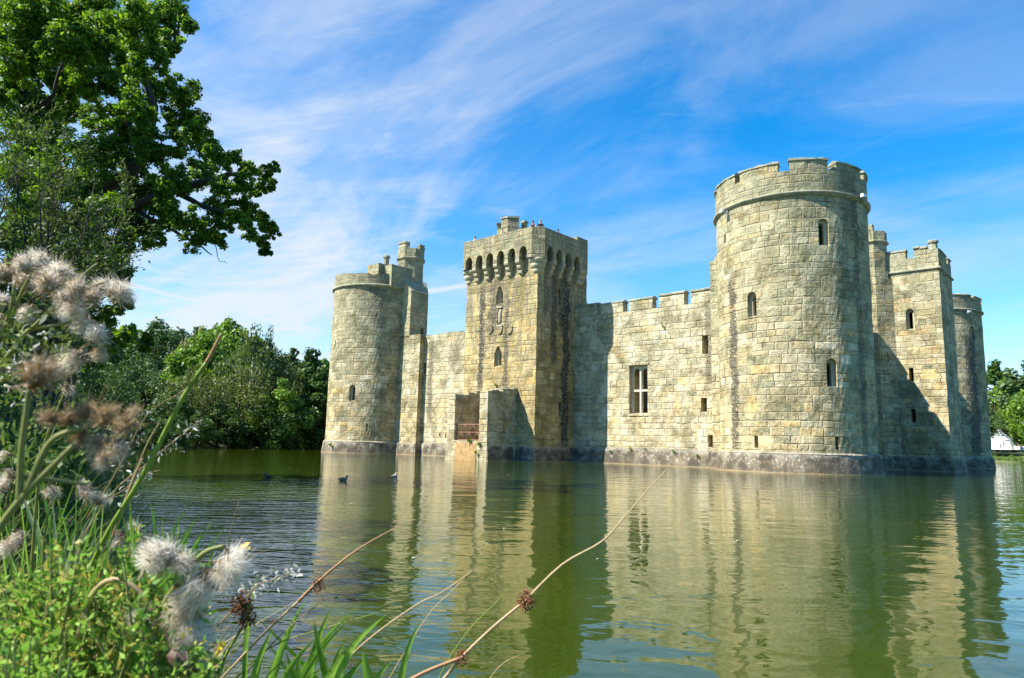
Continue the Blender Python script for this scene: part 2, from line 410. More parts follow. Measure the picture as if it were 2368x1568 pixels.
def drum(name_mat, cx, cy, windows, slots, merlons, crenel, top, label=None, ruined=False, ledges=True):
    body = MB(); n = 192
    circ = lambda r: [(cx+r*math.cos(2*PI*i/n), cy+r*math.sin(2*PI*i/n)) for i in range(n)]
    body.stack(circ(RD), -.5, 16.0, .45, .028, 3, radial=(cx, cy))
    inner = MB(); inner.prism([(cx+2.7*math.cos(2*PI*i/24), cy+2.7*math.sin(2*PI*i/24)) for i in range(24)], .8, 15.4)
    cut = MB()
    ob = empty('tmp')
    bpy.data.objects.remove(ob)
    wins = []
    for (deg, z0, w, h, pt, cusp) in windows:
        o, t, nr = cyl_place(cx, cy, RD, deg); o.z = z0
        extrude(cut, arch_outline(w, h, pt), o, t, nr, -.5, 2.6); wins.append((o, t, nr, w, h, pt, cusp))
    for (deg, z0, w, h) in slots:
        o, t, nr = cyl_place(cx, cy, RD, deg); o.z = z0; slot(cut, o, t, nr, w, h)
    me = boolean(body.mesh('round_tower'), [inner, cut] if (windows or slots) else [inner])
    box_uv(me, cyl=(cx, cy, RD))
    tower = link('round_tower', me, None, castle); 
    if not me.materials: me.materials.append(name_mat)
    else: me.materials[0] = name_mat
    if label: tower['label'] = label
    for p in me.polygons:
        c = p.center; p.use_smooth = False
    for (o, t, nr, w, h, pt, cusp) in wins:
        dummy = MB(); lancet(tower, dummy, o-nr*.02, t, nr, w-.002, h-.001, pt, .42, .34, cusp=cusp)
    # battered plinth
    pl = MB(); pl.prism(circ(4.93), -1.5, 1.06, pts2=circ(4.60), smooth=False)
    k = len(pl.v)
    pl.prism(circ(4.62), 1.062, 1.14, pts2=circ(4.46))
    pl.jitter(.012, 3, -1)
    o = pl.build('plinth', M_P, tower)
    # string course: a moulded ring
    sc = MB()
    prof = [(RD-.1, 16.0-.22), (RD+.02, 16.0-.22), (RD+.10, 16.0-.13), (RD+.20, 16.0-.06), (RD+.21, 16.02), (RD+.06, 16.10), (RD-.1, 16.10)]
    n2 = 120; vs = [(cx+r*math.cos(2*PI*j/n2), cy+r*math.sin(2*PI*j/n2), zz) for r, zz in prof for j in range(n2)]
    kk = len(prof)
    sc.add(vs, [(i*n2+j, i*n2+(j+1)%n2, ((i+1)%kk)*n2+(j+1)%n2, ((i+1)%kk)*n2+j) for i in range(kk) for j in range(n2)], 0, True)
    sc.jitter(.008, 5)
    sc.build('string_course', M_CP, tower)
    # parapet ring
    pr = MB(); rr = random.Random(int(cx*10)+5)
    ro, ri = RD+.05, RD-.55
    n3 = 96; hs = []
    for j in range(n3):
        a = 2*PI*j/n3
        hs.append(crenel+rr.uniform(-.035,.035) if not ruined else crenel+.12*math.sin(a*3+1)+rr.uniform(-.05,.05)+(.0 if j % 7 else -.12))
    vs = []
    for j in range(n3):
        a = 2*PI*j/n3; c, s = math.cos(a), math.sin(a)
        vs += [(cx+ro*c, cy+ro*s, 16.08), (cx+ro*c, cy+ro*s, hs[j]), (cx+ri*c, cy+ri*s, hs[j]), (cx+ri*c, cy+ri*s, 16.08)]
    fs = []
    for j in range(n3):
        q = (j+1) % n3
        for e in range(4): fs.append((j*4+e, q*4+e, q*4+(e+1)%4, j*4+(e+1)%4))
    pr.add(vs, fs); ob = pr.build('parapet', name_mat, tower); box_uv(ob.data, cyl=(cx, cy, RD))
    rf = MB(); rf.prism([(cx+(ri+.05)*math.cos(2*PI*i/48), cy+(ri+.05)*math.sin(2*PI*i/48)) for i in range(48)], 16.0, 16.12); rf.build('roof', M_DARKROOF, tower)
    for (a0, a1, zt) in merlons:
        mb = MB(); mb2 = MB(); q = 8
        A = [R_(a0+(a1-a0)*i/q) for i in range(q+1)]
        po = [(cx+ro*math.cos(a), cy+ro*math.sin(a)) for a in A]; pi_ = [(cx+ri*math.cos(a), cy+ri*math.sin(a)) for a in reversed(A)]
        mb.prism(po+pi_, crenel-.01, zt-.2)
        mb.jitter(.03, int(a0)+9, crenel+.1)
        m_ = mb.build('merlon', name_mat, tower); box_uv(m_.data, cyl=(cx, cy, RD))
        e = R_(.7)
        B = [R_(a0)-e+(R_(a1-a0)+2*e)*i/q for i in range(q+1)]
        ro2, ri2, rm = ro+.07, ri-.05, (ro+ri)/2
        vs = []
        for a in B:
            c, s = math.cos(a), math.sin(a); j = rr.uniform(-.035,.035)
            vs += [(cx+ro2*c, cy+ro2*s, zt-.2), (cx+ro2*c, cy+ro2*s, zt-.11+j), (cx+(rm+.08)*c, cy+(rm+.08)*s, zt+.03+j), (cx+ri2*c, cy+ri2*s, zt-.11+j), (cx+ri2*c, cy+ri2*s, zt-.2)]
        fs = [tuple(range(5)), tuple(reversed(range(q*5, q*5+5)))]
        for j in range(q):
            for k2 in range(5): fs.append((j*5+k2, (j+1)*5+k2, (j+1)*5+(k2+1)%5, j*5+(k2+1)%5))
        mb2.add(vs, fs)
        mb2.build('merlon_coping', M_CP, tower)
    return tower

A = drum(M_A, 0, 0,
    [(-46.5, 12.84, .62, 1.58, False, True), (-99.9, 8.9, .58, 1.5, False, True), (-44.8, 4.76, .60, 1.58, False, False), (80, 9, .6, 1.5, False, False)],
    [(-99.2, 1.35, .24, .66), (-43.0, 1.34, .22, .7), (-132.9, 4.83, .12, 1.35), (-128.3, 13.95, .2, .5)],
    [(-142, -112.6, 18.02), (-107.6, -77.4, 18.04), (-69.2, -41.6, 18.12), (-35, -7.9, 17.98), (-1, 27, 18), (34, 62, 18), (69, 97, 18), (104, 132, 18), (139, 167, 18), (174, 211, 18)],
    17.33, 18.0, 'largest and nearest round corner tower with three arched windows')
B = drum(M_B, -LS, 0,
    [(-64.5, 4.80, .62, 1.56, False, True)], [(-43.8, 2.05, .12, .7), (-100, 10, .15, .8)], [], 17.2, 17.2,
    'round corner tower left of the gate tower with a flat ruined parapet', ruined=True)
C_ = drum(M_C, 0, LE, [(-30, 12.8, .6, 1.5, False, False)], [],
    [(-100, -75, 17.62), (-62, -29, 17.65), (-24, -2, 17.55), (5, 30, 17.6), (40, 65, 17.6), (80, 110, 17.6), (130, 165, 17.6)], 16.85, 17.6,
    'farthest round corner tower at the right with a metal railing')
D_ = drum(M_B, -LS, LE, [], [], [], 17.0, 17.0, ruined=True)
SN, SX = Vector((0,-1,0)), Vector((1,0,0))      # south face: outward normal and tangent
def wall_obj(name, me, mat, parent=castle, label=None):
    box_uv(me); 
    if me.materials: me.materials[0] = mat
    else: me.materials.append(mat)
    o = link(name, me, None, parent)
    if label: o['label'] = label
    return o
def wall_plinth(x0, x1, y0, y1, parent, nrm, out=.42, top=1.06, skipleft=False):
    """battered plinth in front of a wall face; nrm is 'S','E','N','W'"""
    mb = MB()
    if nrm == 'S': mb.box(x0, x1, y0-out, y0+.3, -1.5, top, top=(x0, x1, y0-.12, y0+.3))
    if nrm == 'E': mb.box(x1-.3, x1+out, y0, y1, -1.5, top, top=(x1-.3, x1+.12, y0, y1))
    mb.jitter(.012, 4, -1)
    return mb.build('plinth', M_P, parent)
def merlon_box(parent, mat, x0, x1, y0, y1, zb, zt, axis='x', seed=0, cope=True):
    mb = MB(); mb.box(x0, x1, y0, y1, zb-.01, zt-.17); mb.jitter(.035, seed, zb+.1)
    o = mb.build('merlon', mat, parent); box_uv(o.data)
    if cope:
        c = MB(); e = .06; r = random.Random(seed)
        # stones of the coping, each a little different, ridge along the wall
        L = (x1-x0) if axis == 'x' else (y1-y0); k = max(2, int(round(L/.85)))
        for i in range(k):
            a = i/k; b = (i+1)/k; j = r.uniform(-.04,.04); j2 = r.uniform(-.02,.02)
            if axis == 'x':
                xa, xb = x0-e+(x1-x0+2*e)*a+.006, x0-e+(x1-x0+2*e)*b-.006; ym = (y0+y1)/2
                v = [(x, y, z+j) for x in (xa, xb) for y, z in ((y0-e, zt-.175+0*x), (y0-e-j2, zt-.08), (ym-.1, zt+.03), (ym+.1, zt+.03), (y1+e, zt-.08), (y1+e, zt-.175))]
            else:
                xa, xb = y0-e+(y1-y0+2*e)*a+.006, y0-e+(y1-y0+2*e)*b-.006; ym = (x0+x1)/2
                v = [(y, x, z+j) for x in (xa, xb) for y, z in ((x0-e, zt-.175), (x0-e-j2, zt-.08), (ym-.1, zt+.03), (ym+.1, zt+.03), (x1+e, zt-.08), (x1+e, zt-.175))]
            f = [tuple(range(6)), tuple(reversed(range(6,12)))]+[(q, q+6, (q+1)%6+6, (q+1)%6) for q in range(6)]
            c.add(v, f)
        bm = bmesh.new(); me = c.mesh('c'); bm.from_mesh(me); bmesh.ops.recalc_face_normals(bm, faces=bm.faces); bm.to_mesh(me); bm.free()
        link('merlon_coping', me, M_CP, parent)
    return o

# ---- south curtain wall, right of the gate tower
body = MB(); body.box(-20.5, -1.0, 0, 2.0, -.5, 11.12)
cut = MB()
slot(cut, (-5.87, 0, 7.56), SX, SN, .44, 1.27, 1.1)
slot(cut, (-6.02, 0, 3.67), SX, SN, .44, .92, 1.1)
slot(cut, (-5.54, 0, 1.34), SX, SN, .44, .80, 1.1)
slot(cut, (-11.06, 0, 3.57), SX, SN, 1.52, 3.50, 2.6)
me = boolean(body.mesh('curtain_wall'), [cut])
cwR = wall_obj('curtain_wall', me, M_W, label='curtain wall with merlons and a tall two-light window')
wall_plinth(-16.8, -3.2, 0, 0, cwR, 'S')
cwR.children
mb = MB(); mb.box(-16.75, -5.0, -.05, .1, 1.062, 1.16); mb.jitter(.02, 3)
mb.build('plinth_ledge', M_P, cwR)
for i, (a, b, z) in enumerate([(-16.75, -14.69, 12.14), (-14.29, -12.36, 12.02), (-11.8, -9.89, 12.04), (-9.32, -7.39, 12.1), (-6.86, -3.9, 12.1)]):
    merlon_box(cwR, M_W, a, b, -.02, .62, 11.12, z, 'x', 30+i)
# two-light transomed window
win = MB(); WX0, WZ0, WW, WH = -11.06, 3.57, 1.52, 3.50
def wbar(x0, x1, z0, z1, y0=.34, y1=.56): win.box(x0, x1, y0, y1, z0, z1)
wbar(WX0-.06, WX0+.06, WZ0, WZ0+WH-.02, .30, .60)
wbar(WX0-.755, WX0-.064, WZ0+1.62, WZ0+1.76, .32, .57); wbar(WX0+.064, WX0+.755, WZ0+1.62, WZ0+1.76, .32, .57)
wbar(WX0-.757, WX0-.66, WZ0+.002, WZ0+1.615); wbar(WX0+.66, WX0+.757, WZ0+.002, WZ0+1.615)
wbar(WX0-.757, WX0-.66, WZ0+1.765, WZ0+WH-.62); wbar(WX0+.66, WX0+.757, WZ0+1.765, WZ0+WH-.62)
for s in (-1, 1):     # arched heads: spandrel slabs with the arch cut away
    xc = WX0+s*.36; r = .295; n = 8; z0 = WZ0+WH-.62; zt = WZ0+WH-.003
    ol = [(-r-.0+xc-WX0, z0)]
    arc = [(xc+r*math.cos(PI-PI*i/n), z0+.42*math.sin(PI-PI*i/n)**.8 if 0 < i < n else z0) for i in range(n+1)]
    for i in range(n):
        (xa, za), (xb, zb) = arc[i], arc[i+1]
        win.add([(xa,.34,za),(xb,.34,zb),(xb,.34,zt),(xa,.34,zt),(xa,.56,za),(xb,.56,zb),(xb,.56,zt),(xa,.56,zt)],
                [(0,1,2,3),(7,6,5,4),(0,4,5,1)])
    win.box(xc-s*0+(-.4 if s < 0 else .295), xc+(-.295 if s < 0 else .4)-(0.0), .345, .555, z0, zt)
wo = win.build('window', M_MULL, cwR); box_uv(wo.data)
sl = MB(); sl.add([(WX0-.8,-.06,3.44),(WX0+.8,-.06,3.44),(WX0+.8,.0,3.57),(WX0-.8,.0,3.57),(WX0+.758,.5,3.66),(WX0-.758,.5,3.66)], [(0,1,2,3),(3,2,4,5)])
sl.box(WX0-.86, WX0+.86, -.05, .002, 7.08, 7.24)
o = sl.build('window_sill', M_W, cwR); box_uv(o.data)
# ---- south curtain wall, left of the gate tower: ruined level top
rr = random.Random(4)
body = MB(); xs = [-41, -35, -34.2]+[-33.4+.8*i for i in range(16)]; xs = [x for x in xs if x < -20.5]+[-20.5]
prof = [(x, 11.16+rr.uniform(-.06,.06)-(.15 if x > -30 else 0)*min(1, (x+30)/3)) for x in xs]
pl = [(-41, -.5)]+[(-20.5, -.5)]+[(x, z) for x, z in reversed(prof)]
n = len(pl)
body.add([(x,0,z) for x,z in pl]+[(x,2,z) for x,z in pl], [tuple(range(n)), tuple(reversed(range(n,2*n)))]+[(i, i+n, (i+1)%n+n, (i+1)%n) for i in range(n)])
cut = MB()
slot(cut, (-34.02, 0, 7.48), SX, SN, .30, 1.1, 1.1); slot(cut, (-30.85, 0, 1.6), SX, SN, .2, .4, .8); slot(cut, (-33.55, 0, 10.3), SX, SN, .14, .16, .5)
slot(cut, (-31.6, 0, 1.75), SX, SN, .2, .3, .8)
me = body.mesh('curtain_wall'); bm = bmesh.new(); bm.from_mesh(me); bmesh.ops.recalc_face_normals(bm, faces=bm.faces); bm.to_mesh(me); bm.free()
cwL = wall_obj('curtain_wall', boolean(me, [cut]), M_W, label='curtain wall with a level ruined top between gate tower and left tower')
wall_plinth(-37.6, -22.5, 0, 0, cwL, 'S')
mb = MB(); mb.box(-34.0, -24.3, -.05, .1, 1.062, 1.16); mb.jitter(.02, 3); mb.build('plinth_ledge', M_P, cwL)
# ---- corner blocks beside the drums
def clean(mb):
    me = mb.mesh('m'); bm = bmesh.new(); bm.from_mesh(me); bmesh.ops.recalc_face_normals(bm, faces=bm.faces); bm.to_mesh(me); bm.free(); return me
blk = MB(); blk.box(-37.9, -34.15, -.6, 2.5, -.5, 11.2)
cut = MB(); slot(cut, (-36.2, -.6, 8.1), SX, SN, .09, .9, .5); slot(cut, (-35.9, -.6, 4.0), SX, SN, .09, .8, .5)
tb = wall_obj('corner_block', boolean(blk.mesh('b'), [cut]), M_B, label='square masonry block joining left round tower to the curtain wall')
wall_plinth(-38.6, -34.15, -.6, 0, tb, 'S', out=.36)
mb = MB(); mb.box(-34.45, -34.13+.3, -.95, .2, -1.5, 1.055, top=(-34.45, -34.05, -.7, .2)); mb.build('plinth', M_P, tb)
# upper part of the block with a sloping top
up = MB(); up.prism([(-40.2,-.6),(-37.2,-.6),(-35.75,-.6),(-35.75,1.6),(-37.2,2.6),(-40.2,2.6)], 11.0, lambda x, y: 15.6 if x > -36 else 17.1)
cut = MB(); extrude(cut, arch_outline(.42, .95), (-35.75, 1.0, 11.22), (0,1,0), (1,0,0), -.4, 1.2)
wall_obj('upper_block', boolean(clean(up), [cut]), M_B, tb)
# raised wall and chimney by the turret
mb = MB(); mb.box(-40.2, -38.4, -2.6, .3, 15.9, 18.3); mb.box(-38.39, -37.1, -2.0, .6, 15.9, 18.1); mb.jitter(.03, 8, 17)
o = mb.build('raised_parapet', M_B, tb); box_uv(o.data)
mb = MB(); mb.lathe([(.29, 0), (.27, .98), (.37, 1.03), (.37, 1.22), (.30, 1.28), (.27, 1.32)], (-39.3, -1.0, 18.2), 8, smooth=False)
mb.build('chimney', M_CP, tb)
def octa(cx, cy, a): w = a*.4142; return [(cx+w,cy-a),(cx+a,cy-w),(cx+a,cy+w),(cx+w,cy+a),(cx-w,cy+a),(cx-a,cy+w),(cx-a,cy-w),(cx-w,cy-a)]
def turret(parent, mat, cx, cy, a, z0, zs, zc, zm, gone=(), label=None):
    """octagonal stair turret: shaft, moulded string, parapet with merlons"""
    mb = MB(); mb.stack(octa(cx, cy, a), z0, zs, .45, .02, 4); t = mb.build('stair_turret', mat, parent); box_uv(t.data)
    s = MB(); s.prism(octa(cx, cy, a+.03), zs-.2, zs-.06, pts2=octa(cx, cy, a+.16)); s.prism(octa(cx, cy, a+.17), zs-.058, zs+.03)
    s.prism(octa(cx, cy, a+.17), zs+.032, zs+.10, pts2=octa(cx, cy, a+.04)); s.build('string_course', M_CP, t)
    O_, I_ = octa(cx, cy, a+.05), octa(cx, cy, a-.32)
    pb = MB(); cp = MB(); rr = random.Random(int(cx*7))
    for i in range(8):
        j = (i+1) % 8
        zt = zc
        pb.prism([O_[i], O_[j], I_[j], I_[i]], zs+.05, zt)
    for i in range(8):      # one merlon straddling each other corner pair / face
        j = (i+1) % 8
        if i in gone: continue
        f0, f1 = (.0, 1.0)
        lp = lambda p, q, f: (p[0]+(q[0]-p[0])*f, p[1]+(q[1]-p[1])*f)
        a0, a1 = lp(O_[i], O_[j], f0), lp(O_[i], O_[j], f1); b0, b1 = lp(I_[i], I_[j], f0), lp(I_[i], I_[j], f1)
        pb.prism([a0, a1, b1, b0], zc+.002, zm-.14)
        o2, i2 = octa(cx, cy, a+.11), octa(cx, cy, a-.38)
        cp.prism([o2[i], o2[j], i2[j], i2[i]], zm-.138, zm)
    o = pb.build('parapet', mat, t); box_uv(o.data)
    cp.jitter(.02, 3); cp.build('merlon_coping', M_CP, t)
    return t
def turret_merlon(t, mat, cx, cy, a, spans):
    """merlons following the octagon; span = (from, to, bottom, top) counted in faces from the first corner"""
    def pt(o, s): i = int(math.floor(s)) % 8; f = s-math.floor(s); p, q = o[i], o[(i+1)%8]; return (p[0]+(q[0]-p[0])*f, p[1]+(q[1]-p[1])*f)
    for k, (s0, s1, zb, zt) in enumerate(spans):
        st = [s0]+[float(i) for i in range(int(math.floor(s0))+1, int(math.ceil(s1))) if i > s0]+[s1]
        O_, I_ = octa(cx, cy, a+.05), octa(cx, cy, a-.32); m_ = MB()
        m_.prism([pt(O_, s) for s in st]+[pt(I_, s) for s in reversed(st)], zb, zt-.15); m_.jitter(.02, k, zb+.1); o = m_.build('merlon', mat, t); box_uv(o.data)
        o2, i2 = octa(cx, cy, a+.12), octa(cx, cy, a-.38); c_ = MB(); st2 = [s0-.04]+st[1:-1]+[s1+.04]
        c_.prism([pt(o2, s) for s in st2]+[pt(i2, s) for s in reversed(st2)], zt-.148, zt); c_.jitter(.02, k+3, zt-.1); c_.build('merlon_coping', M_CP, t)
# turrets need parent at part level: castle > stair_turret > string_course
tB = turret(castle, M_B, -39.1, 2.0, 1.25, 15.0, 19.62, 20.6, 21.2, gone=range(8))
tB['label'] = 'octagonal stair turret behind the left round tower'
turret_merlon(tB, M_B, -39.1, 2.0, 1.25, [(7.05, 8.35, 20.6, 21.25), (1.5, 2.1, 20.6, 21.1), (3, 4, 20.6, 21.1), (5.0, 5.9, 20.6, 20.95)])
mb = MB(); mb.prism(octa(-39.1, 2.0, 1.75), 15.0, 17.2, pts2=octa(-39.1, 2.0, 1.28)); o = mb.build('turret_base', M_B, tB); box_uv(o.data)
# block left of the near drum
blk = MB(); blk.box(-4.95, -3.0, -1.0, 2.4, -.5, 13.6); blk.box(-4.95+.25, -3.0, -1.0, 2.4, 13.6, 14.4, top=(-4.3,-3.0,-.9,2.4))
tA = wall_obj('corner_block', blk.mesh('b'), M_A)
wall_plinth(-5.0, -3.0, -1.0, 0, tA, 'S', out=.36)
# ---- gate tower
GX0, GX1, GY0, GY1 = -24.15, -16.8, -4.65, 1.62
body = MB(); body.stack([(GX0,GY0),(GX1,GY0),(GX1,GY1),(GX0,GY1)], -.5, 16.1, .45, .022, 8)
inner = MB(); inner.box(GX0+1.5, GX1-1.5, GY0+1.5, GY1-.8, 1.5, 15.6)
cut = MB()
wins = [((-20.56, GY0, 11.85), SX, SN, .72, 1.40, True), ((-20.56, GY0, 7.0), SX, SN, .76, 1.58, True), ((GX1, -2.02, 11.8), Vector((0,1,0)), Vector((1,0,0)), .5, 1.3, True)]
for (o, t, nr, w, h, pt) in wins: extrude(cut, arch_outline(w, h, pt), o, t, nr, -.5, 2.2)
slot(cut, (GX1, -1.65, 3.4), (0,1,0), (1,0,0), .35, 1.0, .3); slot(cut, (GX1, -1.27, 4.7), (0,1,0), (1,0,0), .12, .8, .3)
# doorway behind the porch
extrude(cut, arch_outline(1.5, 2.7, True), (-20.6, GY0, 1.45), SX, SN, -.5, 1.9)
# niche and statue recess
extrude(cut, arch_outline(.42, 1.36, True), (-20.5, GY0, 10.2), SX, SN, -.5, .26)
gate = wall_obj('gate_tower', boolean(body.mesh('g'), [inner, cut]), M_G, label='tall square gate tower crowned by deep arched machicolations')
for (o, t, nr, w, h, pt) in wins: lancet(gate, MB(), Vector(o)-Vector(nr)*.02, t, nr, w-.002, h-.001, pt, .46, .34)
# statue stump, carved shields
mb = MB(); mb.tube([(-20.42,GY0+.05,10.24),(-20.42,GY0-.02,10.5),(-20.42,GY0-.0,10.9),(-20.42,GY0-.03,11.2),(-20.42,GY0+.02,11.42)], [.16,.13,.15,.12,.07], 8); mb.box(-20.72,-20.12,GY0-.12,GY0-.001,10.08,10.2); mb.box(-20.72,-20.22,GY0-.10,GY0-.001,11.52,11.64)
mb.build('carved_figure', M_FRAME, gate)
for sx, sz, sw in ((-21.45, 9.6, .62), (-20.45, 9.5, .62), (-19.45, 9.4, .62)):
    ol = [(-sw/2, .62), (-sw/2, .28), (-sw*.3, .08), (0, -.02), (sw*.3, .08), (sw/2, .28), (sw/2, .62), (0, .68)]
    ol.reverse(); m_ = MB(); extrude(m_, [(-u, z) for u, z in ol], (sx, GY0-.001, sz), SX, SN, -.09, 0); o = link('carved_shield', clean(m_), M_G, gate); box_uv(o.data)
mb = MB(); mb.box(GX0-.4, GX1+.4, GY0-.40, GY1, -1.5, 1.04, top=(GX0-.1, GX1+.10, GY0-.10, GY1)); mb.jitter(.01, 3, -1); mb.build('plinth', M_P, gate)
# machicolated parapet
OX0, OX1, OY0, OY1, OZ0, OZ1 = -24.75, -16.25, -5.25, .92, 14.9, 17.2
c = .70
plan = [(OX0+c,OY0),(OX1-c,OY0),(OX1,OY0+c),(OX1,OY1),(OX0,OY1),(OX0,OY0+c)]
pb = MB(); pb.prism(plan, OZ0, OZ1)
ip = MB(); ip.prism([(OX0+c+.2,OY0+.5),(OX1-c-.2,OY0+.5),(OX1-.5,OY0+c+.2),(OX1-.5,OY1-.5),(OX0+.5,OY1-.5),(OX0+.5,OY0+c+.2)], 16.1, 18)
# hollow between parapet wall and tower below roof level
hol = MB(); hol.prism([(OX0+c+.1,OY0+.42),(OX1-c-.1,OY0+.42),(OX1-.42,OY0+c+.1),(OX1-.42,OY1-.45),(OX0+.42,OY1-.45),(OX0+.42,OY0+c+.1)], 14.0, 15.98)
cut = MB()
fx = [-23.41+1.13*i for i in range(6)]
for x in fx: extrude(cut, [(-.375,-.6),(.375,-.6),(.375,.45),(.28,.78),(.12,.93),(-.12,.93),(-.28,.78),(-.375,.45)], (x, OY0, 14.9+.02), SX, SN, -.3, .6)
sy = [-3.86, -2.74, -1.60, -.46]
for y in sy: extrude(cut, [(-.38,-.6),(.38,-.6),(.38,.45),(.28,.78),(.12,.93),(-.12,.93),(-.28,.78),(-.38,.45)], (OX1, y, 14.92), (0,1,0), (1,0,0), -.3, .6)
for y in sy: extrude(cut, [(-.38,-.6),(.38,-.6),(.38,.45),(.28,.78),(.12,.93),(-.12,.93),(-.28,.78),(-.38,.45)], (OX0, y, 14.92), (0,-1,0), (-1,0,0), -.3, .6)
par = wall_obj('machicolated_parapet', boolean(pb.mesh('p'), [ip, hol, cut]), M_G, gate)
def corbel(mb, x, y, ox, oy, w, zt):
    """three rounded steps growing outwards in direction (ox, oy) from the wall point (x, y)"""
    T = Vector((-oy, ox, 0)); D = Vector((ox, oy, 0)); steps = [(.60, 0), (.42, -.37), (.24, -.74)]
    for i, (d, dz) in enumerate(steps):
        ww = w/2*(1-.06*i); h = .36
        prof = [(-.05, 0), (d, 0), (d+.02, -.10), (d-.02, -.22), (d-.12, -.31), (d-.2, -.355), (-.05, -.355)]
        P0 = [Vector((x,y,zt+dz+zz))+D*dd-T*ww for dd, zz in prof]; P1 = [Vector((x,y,zt+dz+zz))+D*dd+T*ww for dd, zz in prof]
        k = len(prof); mb.add(P0+P1, [tuple(range(k)), tuple(reversed(range(k,2*k)))]+[(a, a+k, (a+1)%k+k, (a+1)%k) for a in range(k)])
for i in range(5):
    mb = MB(); corbel(mb, fx[i]+.565, GY0, 0, -1, .38, OZ0-.002); o = link('corbel', clean(mb), M_FRAME, gate)
for i in range(3):
    mb = MB(); corbel(mb, GX1, sy[i]+.565, 1, 0, .34, OZ0-.002); link('corbel', clean(mb), M_FRAME, gate)
    mb = MB(); corbel(mb, GX0, sy[i]+.565, -1, 0, .34, OZ0-.002); link('corbel', clean(mb), M_FRAME, gate)
mb = MB(); corbel(mb, GX1, .42, 1, 0, .9, OZ0-.002); link('corbel', clean(mb), M_FRAME, gate)
mb = MB(); corbel(mb, GX0, .42, -1, 0, .9, OZ0-.002); link('corbel', clean(mb), M_FRAME, gate)
for sx in (-1, 1):      # big rounded corner corbels
    cx = GX1-.20 if sx > 0 else GX0+.20; cy = GY0+.25; mb = MB()
    mb.lathe([(.24,-1.14),(.38,-1.10),(.48,-.98),(.50,-.84),(.46,-.76),(.50,-.74),(.62,-.66),(.67,-.50),(.65,-.38),(.60,-.36),(.68,-.33),(.80,-.22),(.83,-.08),(.80,-.003),(.2,-.002)], (cx, cy, OZ0), 20)
    mb.v = [(cx+(x-cx)*.84, cy+(y-cy)*.84, z) for x, y, z in mb.v]; mb.build('corbel', M_FRAME, gate)
rf = MB(); rf.box(OX0+.45, OX1-.45, OY0+.45, OY1-.4, 15.99, 16.1); rf.build('roof', M_DARKROOF, gate)
mb = MB(); mb.box(OX1-.5, OX1-.002, -.5, OY1-.002, OZ1-.01, 17.48); mb.jitter(.03, 2, 17.3); o = mb.build('parapet_stub', M_G, gate); box_uv(o.data)
# gate tower stair turret with a tall middle merlon
tG = turret(castle, M_G, -24.5, 1.2, 1.35, 12.0, 18.7, 19.75, 19.8, gone=range(8))
tG['label'] = 'octagonal turret with tall broken merlons behind the gate tower'
turret_merlon(tG, M_G, -24.5, 1.2, 1.35, [(7.35, 8.85, 19.8, 20.75), (6.15, 6.6, 19.8, 20.5), (1.35, 1.75, 19.8, 20.5)])
# ---- porch (ruined barbican) in front of the gate
def ragged(x0, x1, y0, y1, zf, zb, seed, n=8):
    """wall along y with an uneven broken top, zf at the front (y0), zb at the back"""
    r = random.Random(seed); ys = [y0+(y1-y0)*i/n for i in range(n+1)]
    pts = []
    for i, y in enumerate(ys):
        z = zf+(zb-zf)*i/n+r.uniform(-.09,.09)
        pts.append((y, z))
        if i < n: pts.append((y+(y1-y0)/n*.97, z+r.uniform(-.03,.03)))
    ol = [(y1, -.5), (y0, -.5)]+pts[:]; n2 = len(ol); m = MB()
    m.add([(x0,y,z) for y,z in ol]+[(x1,y,z) for y,z in ol], [tuple(range(n2)), tuple(reversed(range(n2,2*n2)))]+[(i, i+n2, (i+1)%n2+n2, (i+1)%n2) for i in range(n2)])
    return clean(m)
PY0 = -7.8
pR = wall_obj('porch', ragged(-19.28, -18.5, PY0, GY0-.003, 4.85, 5.32, 5), M_PF, label='ruined porch walls in front of the gate doorway')
o = wall_obj('porch_side_wall', ragged(-22.48, -22.1, PY0+.9, GY0-.003, 4.75, 5.25, 9), M_PF, pR)
mb = MB(); mb.box(-22.48, -21.76, PY0, PY0+.897, -.5, 4.74); mb.jitter(.02, 2, 3); o = mb.build('porch_pier', M_PF, pR); box_uv(o.data)
mb = MB(); mb.box(-22.65, -18.36, PY0-.12, GY0, -1.5, 1.38, top=(-22.5, -18.49, PY0-.004, GY0)); mb.jitter(.008, 5, -1); o = mb.build('porch_base', M_PS, pR); box_uv(o.data)
mb = MB(); mb.add([(-21.7,PY0-.135,-.2),(-19.4,PY0-.135,-.2),(-19.5,PY0-.03,1.20),(-21.5,PY0-.03,1.20),(-21.7,PY0+.1,-.2),(-19.4,PY0+.1,-.2),(-19.5,PY0+.1,1.3),(-21.5,PY0+.1,1.3)],[(0,1,2,3),(3,2,6,7),(0,3,7,4),(1,5,6,2)]); mb.jitter(.006,4,0); mb.build('orange_seepage', simple('orange_seepage', (.34,.21,.085), .9, var=.85, scale=5, bump=.05), pR)
mb = MB(); mb.box(-18.49, -18.36+.16, PY0-.1, GY0-.4, -1.5, 1.02, top=(-18.49, -18.42, PY0+.02, GY0-.4)); mb.build('plinth', M_P, pR)
